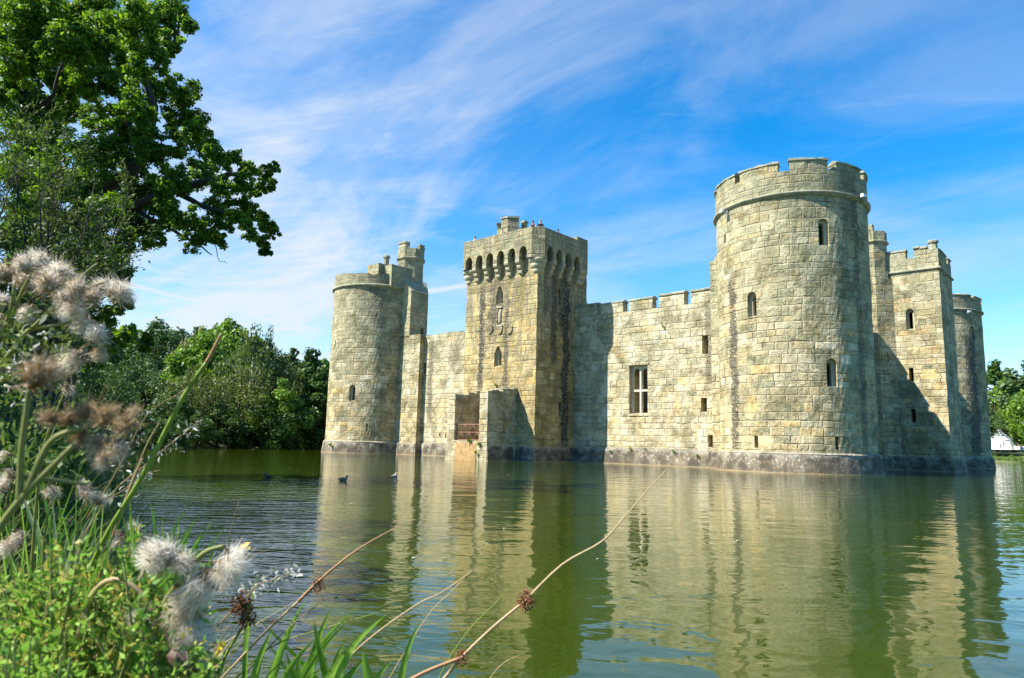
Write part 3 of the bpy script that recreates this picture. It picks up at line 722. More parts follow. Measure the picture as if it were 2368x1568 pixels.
# ---- east side: curtain wall, square tower with turret
body = MB(); body.box(-2, 0, 1, LE-1, -.5, 11.6)
cut = MB(); EX = Vector((0,1,0)); EN = Vector((1,0,0))
for y in (9, 13, 28, 33): slot(cut, (0, y, 7), EX, EN, .3, 1.2, 1.1)
cwE = wall_obj('curtain_wall', boolean(body.mesh('e'), [cut]), M_W, label='east curtain wall behind the largest tower')
mb = MB(); mb.box(-.3, .42, 3, LE-3, -1.5, 1.06, top=(-.3, .12, 3, LE-3)); mb.build('plinth', M_P, cwE)
for i in range(6): merlon_box(cwE, M_W, -.62, .02, 5.2+2.0*i, 6.6+2.0*i, 11.6, 12.3, 'y', 60+i)
for i in range(7): merlon_box(cwE, M_W, -.62, .02, 23+2.3*i, 24.7+2.3*i, 11.6, 12.3, 'y', 80+i)
TX0, TX1, TY0, TY1 = .3, 5.2, 17.0, 22.0
body = MB(); body.stack([(TX0,TY0),(TX1,TY0),(TX1,TY1),(TX0,TY1)], -.5, 16.47, .45, .02, 9)
inner = MB(); inner.box(TX0+1, TX1-1, TY0+1, TY1-1, 1, 15.3)
ic = MB(); ic.box(TX0+.55, TX1-.55, TY0+.55, TY1-.55, 15.6, 17)
cut = MB()
extrude(cut, arch_outline(.60, 1.66), (3.04, TY0, 10.78), SX, SN, -.5, 2.0)
slot(cut, (2.90, TY0, 6.80), SX, SN, .32, 1.02, 1.4); slot(cut, (2.88, TY0, 3.64), SX, SN, .32, 1.02, 1.4)
slot(cut, (TX1, 18.95, 11.3), EX, EN, .22, 1.7, .8); slot(cut, (TX1, 19.0, 7.3), EX, EN, .22, 1.5, .8); slot(cut, (TX1, 19.0, 3.4), EX, EN, .22, 1.5, .8)
sq = wall_obj('square_tower', boolean(body.mesh('s'), [inner, ic, cut]), M_S, label='tall square tower on the right side wall with a chimney on its corner')
lancet(sq, MB(), (3.04, TY0+.02, 10.78), SX, SN, .598, 1.659, False, .45, .30)
mb = MB(); mb.box(TX0, TX1+.40, TY0-.40, TY1+.4, -1.5, 1.05, top=(TX0, TX1+.1, TY0-.1, TY1+.1)); mb.jitter(.01, 3, -1); mb.build('plinth', M_P, sq)
s = MB()
def sband(z0, z1, e0, e1): s.box(TX0+1, TX1+e0, TY0-e0, TY1+e0, z0, z1, top=(TX0+1, TX1+e1, TY0-e1, TY1+e1))
ss2 = MB()
fr = [(TX0-.02, TX1, TY0, TY1)]
for z0, z1, e0, e1 in ((15.30, 15.40, .02, .14), (15.402, 15.48, .15, .15), (15.482, 15.56, .15, .03)):
    for (x0, x1, y0, y1, n) in ((TX0, TX1, TY0, TY0, 'S'), (TX1, TX1, TY0, TY1, 'E')):
        if n == 'S': ss2.box(x0, x1+e0, y0-e0, y0+.05, z0, z1, top=(x0, x1+e1, y0-e1, y0+.05))
        else: ss2.box(x0-.05, x0+e0-.002, y0+.06, y1+e0, z0, z1, top=(x0-.05, x0+e1-.002, y0+.06, y1+e1))
ss2.build('string_course', M_CP, sq)
merlon_box(sq, M_S, TX0, 2.98, TY0-.002, TY0+.55, 16.47, 17.24, 'x', 1); merlon_box(sq, M_S, 3.56, 4.4, TY0-.002, TY0+.55, 16.47, 17.32, 'x', 2)
merlon_box(sq, M_S, 4.44, TX1+.002, TY0-.002, TY0+.62, 16.47, 17.16, 'x', 3, cope=False)
merlon_box(sq, M_S, TX1-.55, TX1+.002, TY0+.64, TY0+3.1, 16.47, 17.15, 'y', 4); merlon_box(sq, M_S, TX1-.55, TX1+.002, TY0+3.8, TY1, 16.47, 17.1, 'y', 5)
mb = MB(); mb.lathe([(.33,0),(.30,.48),(.40,.52),(.42,.66),(.36,.72),(.30,.74)], (4.83, TY0+.38, 16.98), 8, smooth=False); mb.build('chimney', M_CP, sq)
mb = MB(); mb.box(TX1+.02, TX1+.3, 18.6, 18.9, 15.15, 15.3); mb.build('waterspout', M_CP, sq)
# diagonal face and turret between curtain and square tower
mb = MB(); mb.prism([(-.5,16.0),(.96,16.0),(1.95,16.99),(1.95,17.6),(-.5,17.6)], -.5, 15.0); mb.prism([(-.4,16.0),(.96,16.0),(1.7,16.74),(1.7,17.6),(-.4,17.6)], 15.002, 15.6)
cut = MB(); slot(cut, (1.45, 16.49, 13.3), (.707,.707,0), (.707,-.707,0), .07, .75, .4); slot(cut, (1.45, 16.49, 8.3), (.707,.707,0), (.707,-.707,0), .07, .75, .4)
nb = wall_obj('turret_base', boolean(clean(mb), [cut]), M_S)
mb = MB(); mb.prism([(-.5,15.6),(1.15,15.6),(2.2,16.65),(2.2,17.2),(-.5,17.2)], -1.5, 1.04, pts2=[(-.5,15.9),(1.0,15.9),(2.0,16.9),(2.0,17.2),(-.5,17.2)]); mb.build('plinth', M_P, nb)
tE = turret(castle, M_S, .53, 17.03, 1.03, 14.5, 18.05, 18.9, 19.0, gone=range(8))
tE['label'] = 'octagonal stair turret beside the square tower'
mb = MB(); mb.box(-.2, .95, 15.97, 16.42, 18.89, 19.42); mb.jitter(.03, 2, 19); o = mb.build('merlon', M_S, tE); box_uv(o.data)
# ---- remaining walls, seen only from other sides
mb = MB(); mb.box(-LS-1, -LS+1, 3, LE-3, -.5, 11.3); wall_obj('curtain_wall', mb.mesh('w'), M_W)
mb = MB(); mb.box(-LS+3, -3, LE-1, LE+1, -.5, 11.3); wall_obj('curtain_wall', mb.mesh('n'), M_W)
mb = MB(); mb.box(-24, -17, LE-3, LE+3, -.5, 17); wall_obj('gate_tower', mb.mesh('n'), M_G)
mb = MB(); mb.box(-15.5, -5.5, 5.0, 5.8, -.5, 9.0); mb.box(-34, -25, 5, 5.8, -.5, 8.5); wall_obj('inner_wall', mb.mesh('i'), M_W)
mb = MB(); mb.box(-LS, 0, 1, LE, -.6, 1.0); o = mb.build('courtyard', simple('courtyard_grass', (.07,.11,.03), 1.0), castle)
# far drum railing
M_METAL = simple('grey_metal', (.30,.32,.35), .4, .6)
mb = MB()
for zz in (17.2, 17.5, 17.78): mb.tube([(3.5*math.cos(R_(a)), LE+3.5*math.sin(R_(a)), zz) for a in range(-180, 181, 12)], .025, 5)
for a in range(-180, 180, 24): mb.tube([(3.5*math.cos(R_(a)), LE+3.5*math.sin(R_(a)), 16.1), (3.5*math.cos(R_(a)), LE+3.5*math.sin(R_(a)), 17.8)], .03, 5)
mb.build('railing', M_METAL, C_)

# ---- things on the castle
M_LATT = simple('rusty_red_paint', (.32,.15,.10), .7, var=.3)
f = empty('lattice_fence', cw(-20.5, PY0+.25, 1.42), -TH); tag(f, 'low reddish lattice fence across the porch opening', 'fence')
mb = MB()
X0, X1, ZT = -1.22, 1.2, 1.12
for z in (.02, .56, ZT): mb.box(X0, X1, -.015, .015, z-.02, z+.02)
mb.build('rail', M_LATT, f)
mb = MB(); k = 3
for i in range(k*2):
    xa = X0+(X1-X0)*i/(k*2)*1.0; wd = (X1-X0)/(k*2)
    for (za, zb) in ((.02,.56),(.56,ZT)):
        s1 = 1 if (i % 2 == 0) == (za < .1) else -1
        p, q = ((xa, 0, za), (xa+wd, 0, zb)) if s1 > 0 else ((xa, 0, zb), (xa+wd, 0, za))
        mb.tube([p, q], .014, 4)
    if i % 2: mb.tube([(xa,.02,0),(xa,.02,ZT)], .014, 4)
mb.build('lattice', M_LATT, f)
for x in (X0, X1): mb = MB(); mb.box(x-.025, x+.025, .0, .05, -.02, ZT+.03); mb.build('post', M_LATT, f)

M_LAMP = simple('pale_lamp_housing', (.55,.57,.60), .35, .3)
def floodlight(deg, cx, cy, z, label):
    o, t, nr = cyl_place(cx, cy, RD+.06, deg); w = cw(o.x, o.y, z)
    e = empty('floodlight', w, R_(deg)-TH); tag(e, label, 'floodlight', 'floodlights fixed to the round towers')
    mb = MB(); mb.box(.28, .46, -.17, .17, -.10, .10, top=(.30, .43, -.15, .15)); mb.build('lamp_housing', M_LAMP, e)
    mb = MB(); mb.box(.462, .475, -.14, .14, -.09, .08); mb.build('glass', simple('lamp_glass', (.75,.78,.8), .1), e)
    mb = MB(); mb.tube([(0,0,-.05),(.18,0,-.12),(.36,0,-.12)], .03, 5); mb.box(-.05,.03,-.08,.08,-.2,.05); mb.build('bracket', M_METAL, e)
floodlight(-122.3, 0, 0, 15.78, 'small pale floodlight on the left side of the nearest round tower')
floodlight(-14.5, 0, 0, 16.0, 'small pale floodlight on the right side of the nearest round tower')
floodlight(-38, 0, LE, 15.7, 'small white floodlight under the string course of the farthest round tower')
# ------------------------------------------------------------ people (one skinned body each)
def skin_body(name, verts, edges, radii, mat, parent, sub=1):
    me = bpy.data.meshes.new(name); me.from_pydata(verts, edges, []); o = bpy.data.objects.new(name, me); COL.objects.link(o)
    md = o.modifiers.new('s', 'SKIN'); md.use_smooth_shade = True
    for i, r in enumerate(radii): me.skin_vertices[0].data[i].radius = (r if isinstance(r, tuple) else (r, r))
    me.skin_vertices[0].data[0].use_root = True
    if sub: sm = o.modifiers.new('u', 'SUBSURF'); sm.levels = sub; sm.render_levels = sub
    dg = bpy.context.evaluated_depsgraph_get(); dg.update()
    m2 = bpy.data.meshes.new_from_object(o.evaluated_get(dg), depsgraph=dg); bpy.data.objects.remove(o, do_unlink=True)
    for p in m2.polygons: p.use_smooth = True
    m2.materials.clear(); return link(name, m2, mat, parent)
M_SKIN = simple('skin', (.55,.34,.25), .6)
def person(loc, rz, label, top, hair, lean=False, bare=False, trousers=(.05,.06,.09), height=1.75, group=None, hairlen=.0, glasses=False, arms='lean'):
    e = empty('person', loc, rz); tag(e, label, 'person', group); s = height/1.75
    ly = -.16 if lean else 0      # faces -y
    V = [(0,.02,.95),(0,.0,1.12),(0,ly*.5,1.28),(0,ly,1.42),(0,ly-.01,1.50),(0,ly-.04,1.57),(0,ly-.05,1.66),(0,ly-.04,1.72)]
    r = [(.15,.10),(.13,.09),(.155,.10),(.13,.085),.055,.065,.085,.05]
    E = [(0,1),(1,2),(2,3),(3,4),(4,5),(5,6),(6,7)]
    for sx in (-1, 1):
        b = len(V)
        if arms == 'lean': A = [(sx*.19,ly,1.41),(sx*.24,ly-.08,1.17),(sx*.09,ly-.34,1.13),(sx*.03,ly-.40,1.13)]
        else: A = [(sx*.19,ly,1.41),(sx*.23,ly+.0,1.14),(sx*.22,ly-.10,.90),(sx*.21,ly-.12,.82)]
        V += A; r += [.055,.042,.032,.028]; E += [(3,b),(b,b+1),(b+1,b+2),(b+2,b+3)]
        b = len(V); V += [(sx*.10,.02,.90),(sx*.11,0,.5),(sx*.11,.03,.08),(sx*.12,-.10,.035)]; r += [.095,.06,.042,.035]; E += [(0,b),(b,b+1),(b+1,b+2),(b+2,b+3)]
    V = [tuple(c*s for c in v) for v in V]; r = [tuple(c*s for c in q) if isinstance(q, tuple) else q*s for q in r]
    body = skin_body('body', V, E, r, M_SKIN, e)
    mt = simple('clothing', top, .85); ml = simple('trousers', trousers, .85)
    # garments: shells that follow the body
    def shell(name, test, mat, off):
        bm = bmesh.new(); bm.from_mesh(body.data)
        bmesh.ops.delete(bm, geom=[f for f in bm.faces if not test(f.calc_center_median()/s)], context='FACES')
        for v in bm.verts: v.co += v.normal*off
        m_ = bpy.data.meshes.new(name); bm.to_mesh(m_); bm.free(); m_.materials.clear()
        return link(name, m_, mat, e)
    shell('shirt', lambda c: (c.z > .92 and c.z < 1.47 and abs(c.x) < (.17 if bare else .235) and (c.z > 1.22 or abs(c.x) < .16 and c.y > ly-.17)), mt, .012)
    shell('trousers', lambda c: c.z < .97 and c.z > .1 and abs(c.x) < .19, ml, .012)
    hm = simple('hair', hair, .8); mb = MB(); hz = 1.675*s; hy = (ly-.035)*s
    n = 10; prof = [(.0,.105),(.05,.10),(.085,.07),(.10,.02),(.098,-.03),(.085,-.06-hairlen)]
    for k in range(len(prof)-1):
        for j in range(n):
            a0, a1 = 2*PI*j/n, 2*PI*(j+1)/n
            if k >= 2 and math.sin((a0+a1)/2) < -.35: continue
            q = lambda rr_, z_, a: (rr_*math.cos(a)*.95, hy+.012+rr_*math.sin(a), hz+z_)
            (r0, z0), (r1, z1) = prof[k], prof[k+1]; mb.add([q(r0,z0,a0), q(r0,z0,a1), q(r1,z1,a1), q(r1,z1,a0)], [(0,1,2,3)], 0, True)
    mb.build('hair', hm, e)
    mb = MB(); mb.tube([(0,hy-.085,hz+.01),(0,hy-.115,hz-.03),(0,hy-.085,hz-.035)], [.008,.014,.008], 5); mb.build('nose', M_SKIN, e)
    if glasses: mb = MB(); mb.box(-.075,.075,hy-.11,hy-.085,hz-.005,hz+.03); mb.build('sunglasses', simple('black_glasses', (.02,.02,.02), .3), e)
    return e
def gp(x, y, z): return cw(x, y, z)
PG = 'visitors on the gate tower roof'
person(gp(-17.45, -4.42, 16.15), -TH+.25, 'woman in a dark vest leaning on the gate tower parapet', (.03,.04,.08), (.20,.11,.06), True, True, group=PG, hairlen=.12, glasses=True)
person(gp(-16.98, -4.18, 16.15), -TH+.55, 'white-haired man in a black shirt leaning on the parapet corner', (.015,.02,.03), (.75,.74,.72), True, group=PG, height=1.78, glasses=True)
person(gp(-17.1, -1.9, 16.08), -TH+.7, 'dark-haired person whose head shows over the right side of the gate parapet', (.5,.45,.42), (.03,.025,.02), group=PG, arms='down', glasses=True)
person(gp(-20.9, -3.9, 16.10), -TH+.5, 'person in a red and purple top half hidden below the turret', (.45,.05,.12), (.03,.02,.02), group=PG, arms='down', height=1.72)
person(gp(-23.75, -4.3, 16.12), -TH+.3, 'man in a white shirt alone at the left end of the gate parapet', (.80,.80,.80), (.05,.03,.02), group=PG, arms='down', height=1.74)

# ------------------------------------------------------------ ducks
def duck(loc, rz, label, col, s=.62):
    e = empty('duck', loc, rz); tag(e, label, 'duck', 'ducks swimming in the moat'); e.scale = (s, s, s)
    V = [(0,0,.07),(.10,0,.075),(.15,0,.13),(.165,0,.19),(.175,0,.25),(.205,0,.255),(.24,0,.24),(-.12,0,.08),(-.25,0,.11)]
    E = [(0,1),(1,2),(2,3),(3,4),(4,5),(5,6),(0,7),(7,8)]
    skin_body('body', V, E, [(.12,.11),(.11,.10),.075,.055,.068,.058,.014,(.10,.085),.025], simple('duck_feathers', col, .7, var=.5, scale=30), e)
    mb = MB(); mb.tube([(.235,0,.245),(.30,0,.235)], [.018,.012], 6); mb.build('beak', simple('beak', (.45,.3,.06), .5), e)
    for sd in (-1, 1):
        mb = MB(); mb.tube([(.08,sd*.085,.10),(-.05,sd*.095,.12),(-.20,sd*.03,.14)], [.02,.045,.006], 6); mb.build('wing', simple('duck_wing', tuple(c*.6 for c in col), .7, var=.5, scale=40), e)
duck(on_z(793,1112)-Vector((0,0,.01)), -.1, 'brown duck swimming below the left round tower', (.30,.20,.11))
duck(on_z(911,1104)-Vector((0,0,.02)), 1.2, 'pale-breasted duck facing away near the curtain wall reflection', (.42,.34,.24))
duck(on_z(620,1105)-Vector((0,0,.02)), 3.0, 'dark duck swimming on the shaded water by the trees', (.05,.045,.035))
# ------------------------------------------------------------ sun, sky
SAZ_X, SAZ_Y, SEL = .967, .254, R_(46)      # horizontal travel direction of the light, sun elevation
sun = bpy.data.lights.new('sun', 'SUN'); suno = bpy.data.objects.new('sun', sun); COL.objects.link(suno)
sun.energy = 5.0; sun.angle = R_(.53); sun.color = (1.0, .95, .86)
ld = Vector((SAZ_X*math.cos(SEL), SAZ_Y*math.cos(SEL), -math.sin(SEL))).normalized()
suno.rotation_euler = ld.to_track_quat('-Z', 'Y').to_euler(); suno.location = (-30, -10, 40)
wd = bpy.data.worlds.new('World'); scene.world = wd; wd.use_nodes = True
nt = NT(wd.node_tree); wo_ = nt.n('ShaderNodeOutputWorld'); bg = nt.n('ShaderNodeBackground')
sky = nt.n('ShaderNodeTexSky', sky_type='NISHITA', sun_disc=False, sun_elevation=SEL, sun_rotation=math.atan2(-SAZ_X, -SAZ_Y), altitude=0, air_density=1.0, dust_density=.2, ozone_density=3.0)
D = nt.n('ShaderNodeTexCoord').outputs['Generated']
sx, sy_, sz = [nt.n('ShaderNodeSeparateXYZ', ins={0: D}).outputs[i] for i in range(3)]
# project the direction on a cloud layer, so streaks foreshorten towards the horizon
k = nt.m('DIVIDE', 1.0, nt.m('ADD', nt.m('MAXIMUM', sz, 0.0), .12))
px, py = nt.m('MULTIPLY', sx, k), nt.m('MULTIPLY', sy_, k)
def rotc(a, s0, s1):
    c, s = math.cos(a), math.sin(a)
    u = nt.m('ADD', nt.m('MULTIPLY', px, c*s0), nt.m('MULTIPLY', py, s*s0)); v = nt.m('ADD', nt.m('MULTIPLY', px, -s*s1), nt.m('MULTIPLY', py, c*s1))
    return nt.n('ShaderNodeCombineXYZ', ins={0: u, 1: v, 2: 3.3}).outputs[0]
wisp = nt.noise(rotc(R_(128), .7, 1.35), 1.0, 9, .60, dist=.9)
wisp2 = nt.noise(rotc(R_(165), 1.0, 2.6), 1.5, 9, .64, dist=.8)
soft = nt.noise(rotc(R_(100), .35, .6), 1.0, 3, .5)
# more cloud towards the left and low down, as a real bank of cirrus
az = nt.m('ARCTAN2', sx, sy_)
bank = nt.ss(nt.m('ADD', az, nt.m('MULTIPLY', nt.m('SUBTRACT', soft, .5), 1.6)), .30, -.55)
low = nt.ss(nt.m('ADD', sz, nt.m('MULTIPLY', nt.m('SUBTRACT', soft, .5), .25)), .50, .05)
cover = nt.m('ADD', nt.m('MULTIPLY', bank, .17), nt.m('MULTIPLY', low, .07))
t1 = nt.ss(nt.m('ADD', wisp, cover), .48, .92); t2 = nt.ss(nt.m('ADD', wisp2, cover), .56, .92)
cl = nt.m('MINIMUM', nt.m('ADD', nt.m('MULTIPLY', t1, .80), nt.m('MULTIPLY', t2, .45)), 1.0)
cl = nt.m('MAXIMUM', cl, nt.m('ADD', nt.m('MULTIPLY', nt.ss(sz, .30, .02), .36), nt.m('MULTIPLY', bank, .14)))
veil = nt.noise(rotc(R_(140), .8, 1.5), 1.3, 7, .6, dist=.6)
cl = nt.m('MINIMUM', nt.m('ADD', cl, nt.m('MULTIPLY', nt.ss(veil, .36, .70), .36)), 1.0)
behind = nt.ss(sy_, -.25, .35, .0, 1.0)
rightc = nt.ss(az, .75, .1, .55, 1.0)
cl = nt.m('MULTIPLY', cl, nt.m('MULTIPLY', behind, rightc))
# condensation trails: thin great-circle strips between two directions
def trail(p, q, w, k_, soft_w=2.0):
    a = (at(*p, 1)-CO).normalized(); b = (at(*q, 1)-CO).normalized(); n_ = a.cross(b).normalized(); m_ = (a+b).normalized()
    half = m_.dot(a)
    wob = nt.noise(D, 14, 4, .6)
    dist = nt.m('ADD', nt.m('ABSOLUTE', nt.m('ADD', nt.vm('DOT_PRODUCT', D, tuple(n_)), nt.m('MULTIPLY', nt.m('SUBTRACT', wob, .5), w*.9))), 0.0)
    f = nt.ss(dist, w, w*.15)
    al = nt.ss(nt.vm('DOT_PRODUCT', D, tuple(m_)), half-.004, half+(1-half)*.35)
    return nt.m('MULTIPLY', nt.m('MULTIPLY', f, al), nt.m('MULTIPLY', nt.ss(nt.noise(D, 6, 5, .6), .25, .55, .45, 1), k_))
for tr in (((330,742),(600,676),.007,1.0), ((290,655),(660,748),.006,1.0), ((380,640),(700,720),.004,.7), ((982,674),(1100,655),.0075,1.0), ((1930,372),(2420,146),.0012,.09), ((300,600),(520,690),.006,.7), ((690,738),(760,770),.012,.5)):
    cl = nt.m('MAXIMUM', cl, trail(*tr))
hs = nt.n('ShaderNodeHueSaturation', ins={'Hue': .498, 'Saturation': 1.45, 'Value': 2.25, 'Color': sky.outputs[0]})
cloudc = nt.mix(1.0, (7.4, 7.9, 8.5), (1, 1, 1), 'MULTIPLY')
C = nt.mix(nt.m('MULTIPLY', cl, .90), hs.outputs[0], cloudc)
nt.put(bg.inputs[0], C); bg.inputs[1].default_value = .050
nt.put(wo_.inputs[0], bg.outputs[0])
scene.view_settings.view_transform = 'Standard'; scene.view_settings.look = 'None'; scene.view_settings.gamma = 1.0; scene.view_settings.exposure = 1.2
try: scene.cycles.max_bounces = 6; scene.cycles.transparent_max_bounces = 6
except Exception: pass

# ------------------------------------------------------------ ground and water
MOAT = [(70,-18),(30,-9),(6,-1.2),(1.2,.4),(-.25,1.6),(-1.0,2.6),(-1.9,4.2),(-3.4,6.6),(-5.6,10.6),(-8.6,15.8),(-12.6,22.5),(-20,33),(-28,48),(-32,62),(-31.5,70),(-29,82),(-25.5,96),(-14,112),(15,128),(60,150),(112,158),(150,140),(140,70),(105,10)]
def sd_moat(x, y):
    d = 1e9; inside = False; n = len(MOAT)
    for i in range(n):
        x1, y1 = MOAT[i]; x2, y2 = MOAT[(i+1) % n]
        ex, ey = x2-x1, y2-y1; t = max(0, min(1, ((x-x1)*ex+(y-y1)*ey)/(ex*ex+ey*ey)))
        d = min(d, math.hypot(x-x1-t*ex, y-y1-t*ey))
        if (y1 > y) != (y2 > y) and x < (x2-x1)*(y-y1)/(y2-y1)+x1: inside = not inside
    return -d if inside else d
def ground_z(x, y):
    s = sd_moat(x, y)
    if s < 0: return max(-1.6, s*.7)
    near = math.exp(-(x*x+y*y)/120)
    nz = mnoise.noise(Vector((x*.08, y*.08, 0)))*.5+mnoise.noise(Vector((x*.5, y*.5, 3)))*.08
    z = .55*(1-math.exp(-s*1.0))+.18*min(s, 3)*near
    z += (1-near)*min(1, s/6)*(.5+nz)
    far = max(0, s-8)
    if x < 20: z += min(far*.10, 14)*(1-math.exp(-far/30))
    else: z += min(far*.055, 10)
    return z
rings = [0]+[.35*1.062**i for i in range(142)]
NA = 220; vs = [(0,0,ground_z(0,0))]
for r in rings[1:]:
    for j in range(NA):
        a = 2*PI*j/NA; x, y = r*math.cos(a), r*math.sin(a); vs.append((x, y, ground_z(x, y)))
fs = []
for i in range(len(rings)-2):
    for j in range(NA): fs.append((1+i*NA+j, 1+(i+1)*NA+j, 1+(i+1)*NA+(j+1)%NA, 1+i*NA+(j+1)%NA))
me = fast_mesh('ground', vs, fs, True)
m, g, out = new_mat('meadow')
P = g.n('ShaderNodeTexCoord').outputs['Object']
a_, b_ = g.noise(P, .15, 5), g.noise(P, 3, 6, .7)
c = g.mix(g.ss(a_, .4, .6), (.075,.12,.025), (.15,.155,.06)); c = g.mix(g.ss(b_, .45, .65, 0, .6), c, (.05,.06,.02))
bs = g.n('ShaderNodeBsdfPrincipled', ins={'Base Color': c, 'Roughness': 1.0})
bp = g.n('ShaderNodeBump', ins={'Strength': .8, 'Distance': .1, 'Height': b_}); g.put(bs.inputs['Normal'], bp.outputs[0]); g.put(out.inputs[0], bs.outputs[0])
tag(link('ground', me, m), kind='structure')

m, g, out = new_mat('moat_water')
tc = g.n('ShaderNodeTexCoord'); P = tc.outputs['Object']
X, Y = [g.n('ShaderNodeSeparateXYZ', ins={0: P}).outputs[i] for i in (0, 1)]
def wv(ang, s0, s1, sc, det=3, dist=.4):
    c_, s_ = math.cos(R_(ang)), math.sin(R_(ang))
    u = g.m('ADD', g.m('MULTIPLY', X, c_*s0), g.m('MULTIPLY', Y, s_*s0)); v = g.m('ADD', g.m('MULTIPLY', X, -s_*s1), g.m('MULTIPLY', Y, c_*s1))
    return g.noise(g.n('ShaderNodeCombineXYZ', ins={0: u, 1: v, 2: 0}).outputs[0], sc, det, .5, dist=dist)
patch = g.ss(g.noise(P, .11, 3), .42, .62)
# breeze: the left of the moat is ruffled, the middle and right lie calmer
left = g.ss(g.m('ADD', g.m('DIVIDE', X, g.m('ADD', Y, 2.0)), g.m('MULTIPLY', patch, .25)), .12, -.30)
r1 = wv(8, .55, 1.6, 2.4, 2, .3); r2 = wv(-14, .8, 2.4, 5.0, 2, .3); r3 = wv(3, .22, .60, 1.6, 2, .6)
amp = g.m('MULTIPLY_ADD', g.m('MULTIPLY', left, g.ss(Y, 26, 10, .35, 1.0)), .0175, .0022)
r4 = g.noise(P, 2.0, 2, .45, dist=.8)
h = g.m('ADD', g.m('ADD', g.m('MULTIPLY', r3, .022), g.m('MULTIPLY', r4, .009)), g.m('ADD', g.m('MULTIPLY', r1, g.m('MULTIPLY', amp, 1.3)), g.m('MULTIPLY', r2, g.m('MULTIPLY', amp, .5))))
bp = g.n('ShaderNodeBump', ins={'Strength': 1.0, 'Distance': 1.0, 'Height': h})
scum = g.ss(g.noise(P, .25, 5), .35, .7)
wc = g.mix(scum, (.024,.042,.0015), (.034,.051,.002))
bs = g.n('ShaderNodeBsdfPrincipled', ins={'Base Color': wc, 'Roughness': .03, 'IOR': 1.38, 'Normal': bp.outputs[0]})
g.put(out.inputs[0], bs.outputs[0])
# one sheet
mb = MB(); mb.add([(-60,-30,0),(160,-30,0),(160,170,0),(-60,170,0)], [(0,1,2,3)])
tag(mb.build('water', m), kind='structure')

# ------------------------------------------------------------ foliage
def leaf_mat(name, cols, rough=.5, trans=.35, sat=1.0):
    m, g, out = new_mat(name)
    geo = g.n('ShaderNodeNewGeometry'); P = g.n('ShaderNodeTexCoord').outputs['Object']
    r = geo.outputs['Random Per Island']
    C = g.ramp(r, [(i/(len(cols)-1), c) for i, c in enumerate(cols)])
    C = g.mix(g.ss(g.noise(P, .6, 3), .4, .65, 0, .5), C, g.mix(1.0, C, (1.35,1.2,.8), 'MULTIPLY'))  # noise patches lightened and warmed: sunlit foliage put into the leaf colour
    b = g.n('ShaderNodeBsdfPrincipled', ins={'Base Color': C, 'Roughness': rough}); b.inputs['Specular IOR Level'].default_value = .35
    t = g.n('ShaderNodeBsdfTranslucent', ins={'Color': g.mix(1.0, C, (1.5,1.6,.6), 'MULTIPLY')})
    g.put(out.inputs[0], g.n('ShaderNodeMixShader', ins={0: trans, 1: b.outputs[0], 2: t.outputs[0]}).outputs[0])
    return m
L_OAK = leaf_mat('oak_leaves', [(.03,.075,.008),(.06,.14,.012),(.17,.28,.018),(.045,.10,.010)], .55, .45)
L_OAK2 = leaf_mat('sunlit_oak_leaves', [(.075,.15,.014),(.12,.21,.02),(.15,.24,.025)], .45, .42)
L_WILLOW = leaf_mat('willow_leaves', [(.035,.065,.018),(.065,.105,.028),(.10,.14,.04),(.04,.075,.02)], .55, .3)
L_DEEP = leaf_mat('deep_green_leaves', [(.022,.055,.010),(.045,.10,.016),(.07,.14,.02)], .5, .25)
L_MID = leaf_mat('mid_green_leaves', [(.06,.13,.016),(.11,.21,.022),(.16,.26,.03)], .5, .3)
L_OLIVE = leaf_mat('olive_leaves', [(.065,.095,.025),(.105,.14,.04),(.13,.15,.045)], .5, .3)
L_BLUE = leaf_mat('dull_green_leaves', [(.045,.09,.035),(.07,.13,.045),(.10,.16,.055)], .5, .25)
L_BIRCH = leaf_mat('birch_leaves', [(.06,.10,.03),(.09,.135,.045),(.12,.16,.06)], .5, .35)
BARK = simple('bark', (.045,.037,.026), .9, var=.4, scale=6, bump=.02)
PALEBARK = simple('pale_bark', (.42,.38,.32), .9, var=.4, scale=5)

def leaf_cloud(centres, radii, n_per, size, droop=0.0, flat=.75, seed=0, aspect=.55, shell=.55, drop=None):
    """clouds of leaf-sized folded quads filling the outer part of each clump; returns verts, faces"""
    r = np.random.default_rng(seed); C = np.asarray(centres); Rr = np.asarray(radii)
    cnt = np.maximum(4, (np.asarray(n_per)*np.ones(len(C))).astype(int)); idx = np.repeat(np.arange(len(C)), cnt); n = len(idx)
    d = r.normal(size=(n,3)); d /= np.linalg.norm(d, axis=1)[:,None]
    rad = (shell+(1-shell)*r.random(n)**.6)*(1+.22*r.normal(size=n)*.6)
    p = C[idx]+d*rad[:,None]*Rr[idx][:,None]*np.array([1,1,flat])
    if drop is not None: p[:,2] -= np.abs(r.normal(size=n))*drop
    nrm = d*.7+r.normal(size=(n,3))*.55+np.array([0,0,.5]); nrm /= np.linalg.norm(nrm, axis=1)[:,None]
    t = np.cross(nrm, r.normal(size=(n,3))); t[:,2] -= droop; t /= np.linalg.norm(t, axis=1)[:,None]
    b = np.cross(nrm, t); b /= np.linalg.norm(b, axis=1)[:,None]
    s = (size*(.6+.8*r.random(n)))[:,None]
    v = np.stack([p-t*s, p+b*s*aspect+nrm*s*.18, p+t*s, p-b*s*aspect+nrm*s*.18], 1).reshape(-1,3)
    return v, np.arange(n*4).reshape(n,4)
def merge(parts):
    vs, fs, o = [], [], 0
    for v, f in parts: vs.append(v); fs.append(f+o); o += len(v)
    return np.concatenate(vs), np.concatenate(fs)

